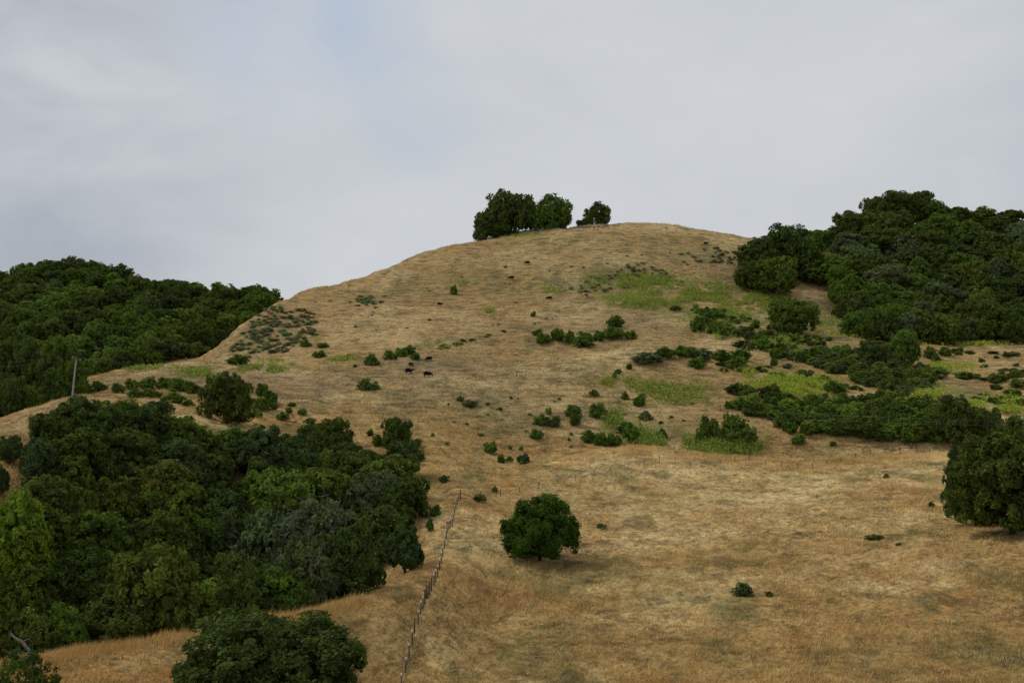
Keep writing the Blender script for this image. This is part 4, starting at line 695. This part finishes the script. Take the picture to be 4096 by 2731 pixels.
def brace_thing(u1, u2, vt, label):
    a = Vector(hit(u1, vt, up=1.55)); x2, y2 = (u2 - CX) / FP * a.y, a.y; b_ = Vector((x2, y2, float(height(x2, y2)))) - a
    root = link('fence_brace', None, a); tag(root, label, 'fence')
    for p in (Vector((0, 0, 0)), b_): V, F = box_arr(p + Vector((0, 0, -.3)), p + Vector((0, 0, 1.55)), 0.12); link('post', np_mesh('post', V, [F], [MRUST]), (0, 0, 0), root)
    V, F = box_arr((0, 0, 1.15), b_ + Vector((0, 0, 1.15)), 0.1); link('rail', np_mesh('rail', V, [F], [MRUST]), (0, 0, 0), root)
    V, F = box_arr(b_ + Vector((0.05, 0, 1.0)), b_ + Vector((1.7, 0, 0)), 0.09); link('diagonal_brace', np_mesh('diagonal', V, [F], [MRUST]), (0, 0, 0), root)
brace_thing(516.4, 526.4, 370.5, 'rusty H shaped fence brace standing alone on the middle slope')
x, y, z = hit(482.6, 373, up=1.5); root = tag(link('fence_brace', None, (x, y, z)), 'grey corner post with two splayed braces on the pasture edge', 'fence')
for nm, a, b_ in [('post', (0, 0, -.2), (0, 0, 1.5)), ('diagonal_brace', (0, 0, 1), (1.3, 0, 0)), ('diagonal_brace', (0, 0, 1), (-1.3, 0, 0))]:
    V, F = box_arr(a, b_, 0.09); link(nm, np_mesh(nm, V, [F], [MWIRE]), (0, 0, 0), root)
fence([(705.5, 405, 't'), (720.3, 404.5, 'r'), (734.5, 405, 't'), (749, 406, 't')], 'short upper wire fence with a dark post beside the coyote brush', 3)

# ------------------------------------------------------------------ utility pole and wires
px, py, pz = at(72.2, 197); ptop = P3(76.4, 357.8, 197) - np.array((px, py, pz))
pole = tag(link('utility_pole', None, (px, py, pz)), 'leaning grey wooden utility pole with one crossarm on the left knoll', 'pole')
V, F = tube([(0, 0, -.5), ptop * 0.5, ptop], [0.19, 0.16, 0.125], 10); link('pole_shaft', np_mesh('pole_shaft', V, [F], [MPOLE]), (0, 0, 0), pole)
ax = unit(P3(82.9, 360.3, 196.2) - P3(72.0, 356.4, 197.6)); cA = ptop + np.array((0.0, -0.18, -0.12)); A1, A2 = cA - ax * 0.95, cA + ax * 1.35
V, F = box_arr(A1, A2, 0.17); link('crossarm', np_mesh('crossarm', V, [F], [MARM]), (0, 0, 0), pole)
V, F = box_arr(cA + ax * 0.8 + np.array((0, -.03, -.08)), ptop + np.array((0, -.1, -.95)), 0.05); link('arm_brace', np_mesh('arm_brace', V, [F], [MWIRE]), (0, 0, 0), pole)
ins = []
for e in (A1 + ax * 0.1, A2 - ax * 0.1):
    V, F = tube([e + np.array((0, 0, 0.05)), e + np.array((0, 0, 0.14)), e + np.array((0, 0, 0.2)), e + np.array((0, 0, 0.26)), e + np.array((0, 0, 0.33))], [0.03, 0.11, 0.07, 0.11, 0.04], 8)
    link('insulator', np_mesh('insulator', V, [F], [MGL]), (0, 0, 0), pole); ins.append(e + np.array((px, py, pz)) + np.array((0, 0, 0.3)))
def wire(p, q, sag, n=40):
    t_ = np.linspace(0, 1, n)[:, None]; path = p * (1 - t_) + q * t_; path[:, 2] -= (4 * sag * t_ * (1 - t_))[:, 0]; return tube(path, [0.012] * n, 4)
for i, (e, q, l, lb) in enumerate(zip(ins, (P3(1180, 424, 150), P3(1180, 428, 148)), (P3(-160, 371, 150), P3(-160, 379, 148)), ('far power wire tied to the left end of the crossarm', 'near power wire tied to the right end of the crossarm'))):
    V, F = merge([wire(e, q, 2.6 if i == 0 else 3.0), wire(e, l, 0.3)]); tag(link('power_wire', np_mesh('power_wire', V - e, [F], [MWIRE]), tuple(e)), lb, 'wire')

# ------------------------------------------------------------------ cows
def cow_mesh(name, graze, white, walk=0.0):
    v = {}; E = []; Vv = []; Rr = []
    def add(k, p, r, prev=None):
        v[k] = len(Vv); Vv.append(p); Rr.append(r)
        if prev: E.append((v[prev], v[k]))
    add('mid', (-.1, 0, 1.0), (.36, .44)); add('hip', (-.6, 0, 1.10), (.31, .36), 'mid'); add('rump', (-.92, 0, 1.12), (.22, .26), 'hip')
    add('chest', (.4, 0, .98), (.33, .43), 'mid'); add('should', (.68, 0, 1.02), (.25, .34), 'chest')
    if graze: add('neck', (1.0, 0, .88), (.16, .22), 'should'); add('neck2', (1.22, 0, .62), (.12, .17), 'neck'); add('poll', (1.36, 0, .45), (.12, .14), 'neck2'); add('nose', (1.48, 0, .24), (.09, .10), 'poll'); add('muz', (1.52, 0, .12), (.08, .08), 'nose'); ep = (1.30, .50)
    else: add('neck', (1.0, 0, 1.12), (.15, .22), 'should'); add('neck2', (1.22, 0, 1.18), (.12, .17), 'neck'); add('poll', (1.42, 0, 1.2), (.12, .14), 'neck2'); add('nose', (1.62, 0, 1.08), (.09, .10), 'poll'); add('muz', (1.74, 0, 1.0), (.08, .08), 'nose'); ep = (1.36, 1.27)
    for s, n in ((1, 'l'), (-1, 'r')):
        w = walk * s
        add('th' + n, (-.72, .17 * s, .82), (.17, .2), 'hip'); add('st' + n, (-.66 + w * .3, .19 * s, .58), (.10, .12), 'th' + n); add('hk' + n, (-.78 + w * .8, .19 * s, .44), (.065, .07), 'st' + n); add('ft' + n, (-.72 + w, .19 * s, .04), (.06, .06), 'hk' + n)
        add('sh' + n, (.5, .17 * s, .72), (.13, .15), 'chest'); add('kn' + n, (.53 - w * .6, .18 * s, .42), (.07, .07), 'sh' + n); add('ff' + n, (.5 - w, .18 * s, .04), (.06, .06), 'kn' + n)
        add('ear' + n, (ep[0], .22 * s, ep[1]), (.035, .05), 'poll')
    add('t1', (-1.08, 0, 1.1), (.035, .035), 'rump'); add('t2', (-1.13, 0, .7), (.03, .03), 't1'); add('t3', (-1.12, 0, .42), (.05, .05), 't2')
    me = bpy.data.meshes.new('c'); me.from_pydata(Vv, E, []); ob = bpy.data.objects.new('c', me); col.objects.link(ob)
    ob.modifiers.new('s', 'SKIN'); ob.modifiers.new('d', 'SUBSURF').levels = 1
    for i, sv in enumerate(me.skin_vertices[0].data): sv.radius = (Rr[i][0] * 1.12, Rr[i][1] * 1.18); sv.use_root = (i == 0)
    ev = ob.evaluated_get(bpy.context.evaluated_depsgraph_get()); out = bpy.data.meshes.new_from_object(ev); out.name = name
    bpy.data.objects.remove(ob); out.materials.clear(); out.materials.append(MCOW); out.materials.append(MWF)
    for p in out.polygons:
        p.use_smooth = True; c = p.center
        if white and ((graze and c.x > 1.33 and c.z < .5) or (not graze and c.x > 1.45)): p.material_index = 1
    return out
CW = {(g, w, k): cow_mesh('cow_body', g, w, 0.16 if k else 0.03) for g, w, k in [(1, 0, 0), (1, 1, 0), (0, 0, 1), (0, 1, 0)]}
for (u, v, rz, key, L, lb) in [(429, 372.4, 184, (1, 0, 0), 0, ''),]: pass
for (u, v, ang, key, Lpx, lb) in [
   (429.5, 372.0, -20, (1, 0, 0), 6.5, 'black cow with its head down and rump turned, highest of the lower four'),
   (410.8, 366.0, -35, (1, 0, 0), 5.4, 'small black cow grazing beside a grey bush, above the walking one'),
   (409, 373.0, 0, (0, 0, 1), 8.8, 'black cow walking to the right with level head, lower left of the herd'),
   (427.5, 377.0, 0, (1, 1, 0), 9.2, 'large black cow with white face grazing to the right, lowest of the herd'),
   (439.7, 306.0, 0, (0, 1, 0), 6.0, 'black cow with white face facing right, alone on the left of the main hill'),
   (505.6, 268.0, 200, (0, 0, 1), 3.4, 'small black calf facing left high on the main hill'),
   (527.4, 264.6, 180, (1, 0, 0), 5.6, 'black cow facing left right of the calf, high on the main hill'),
   (511.3, 279.6, 180, (1, 0, 0), 6.2, 'black cow grazing to the left below the calf'),
   (549.2, 300.0, 180, (1, 1, 0), 6.0, 'black cow with white head grazing to the left beneath the green patch'),
   (706, 245.0, 0, (0, 1, 0), 5.0, 'black cow with white head near the right end of the summit ridge')]:
    if 'highest of the lower four' in lb: u, v, ang = 429, 355.4 + 5.5, 200
    if 'lower left' in lb: v = 373.6
    x, y, z = hit(u, v); s = 1.1 * Lpx / FP * y / (2.55 if abs(math.cos(R(ang))) > 0.96 else 2.3)
    o = link('cow', CW[key], (x, y, z)); o.scale = (s, s, s); o.rotation_euler.z = R(ang); tag(o, lb, 'cow', 'black cows grazing on the hill'); print('cow', round(s, 2), round(y))

# ------------------------------------------------------------------ rocks
def rock_mesh(seed):
    r = np.random.default_rng(seed); V = ICV.copy(); d = unit(r.normal(size=(9, 3)))
    for n in d: k = (V @ n) - r.uniform(0.45, 0.8); V = V - np.clip(k, 0, None)[:, None] * n
    return np_mesh('rock', V * (1 + 0.08 * (r.random((len(V), 1)) - .5)), [ICF], [MR])
RK = [rock_mesh(s) for s in range(5)]
def rock(u, v, w, h, label, group=None):
    x, y, z = hit(u, v); W = w / FP * y; o = link('rock', random.choice(RK), (x, y, z)); o.scale = (W / 2, W / 2 * .8, h / FP * y * 0.7); o.rotation_euler.z = random.uniform(0, 6.28); tag(o, label, 'rock', group)
for (u, v, w, h, lb) in [(497.5, 324, 7, 4, 'lichened grey boulder alone on the middle of the main hill'), (493, 325, 3, 2, 'small stone left of the lichened boulder'), (534, 323.5, 7, 3.5, 'left grey rock of the outcrop below the tiny shrub'), (539, 322.5, 5, 3, 'middle grey rock of the outcrop'), (546, 319, 5, 3, 'upper right grey rock of the outcrop'), (552, 318.5, 3, 2, 'small stone at the right end of the outcrop'), (371.5, 315, 5, 3.5, 'pale rock on the left side of the main hill'), (368, 317, 3, 2, 'small pale stone below the pale rock'), (373, 312, 4, 1.8, 'flat pale stone above the pale rock'), (402, 351, 6, 3, 'pale rock just behind the hedge above the herd'), (608, 241, 4, 3, 'single pale stone below the summit ridge'), (49, 398.5, 7, 3, 'half buried rock on the crest of the left knoll'), (666, 228, 4, 2, 'small stone on the skyline right of the summit'), (316, 302, 5, 2, 'flat rock near the left skyline of the main hill'), (330, 300, 5, 1.5, 'low flat stone right of the flat skyline rock')]:
    rock(u, v, w, h, lb)
for u, w, h in [(566, 4, 2), (570, 3, 2), (574, 4, 2.5), (578, 5, 3), (581, 4, 4), (584, 4, 4.5), (587, 5, 5), (590, 4, 4), (594, 4, 3), (598, 5, 3), (603, 6, 3), (607, 7, 4), (614, 4, 3), (618, 3, 2), (536, 6, 3), (541, 5, 3)]:
    rock(u, float(np.interp(u, [500, 566, 631], [236, 228.2, 225])) + random.uniform(0, .8), w, h, 'weathered grey stone in the line of rocks along the summit', 'stones along the summit')
print('objects', len(bpy.data.objects))
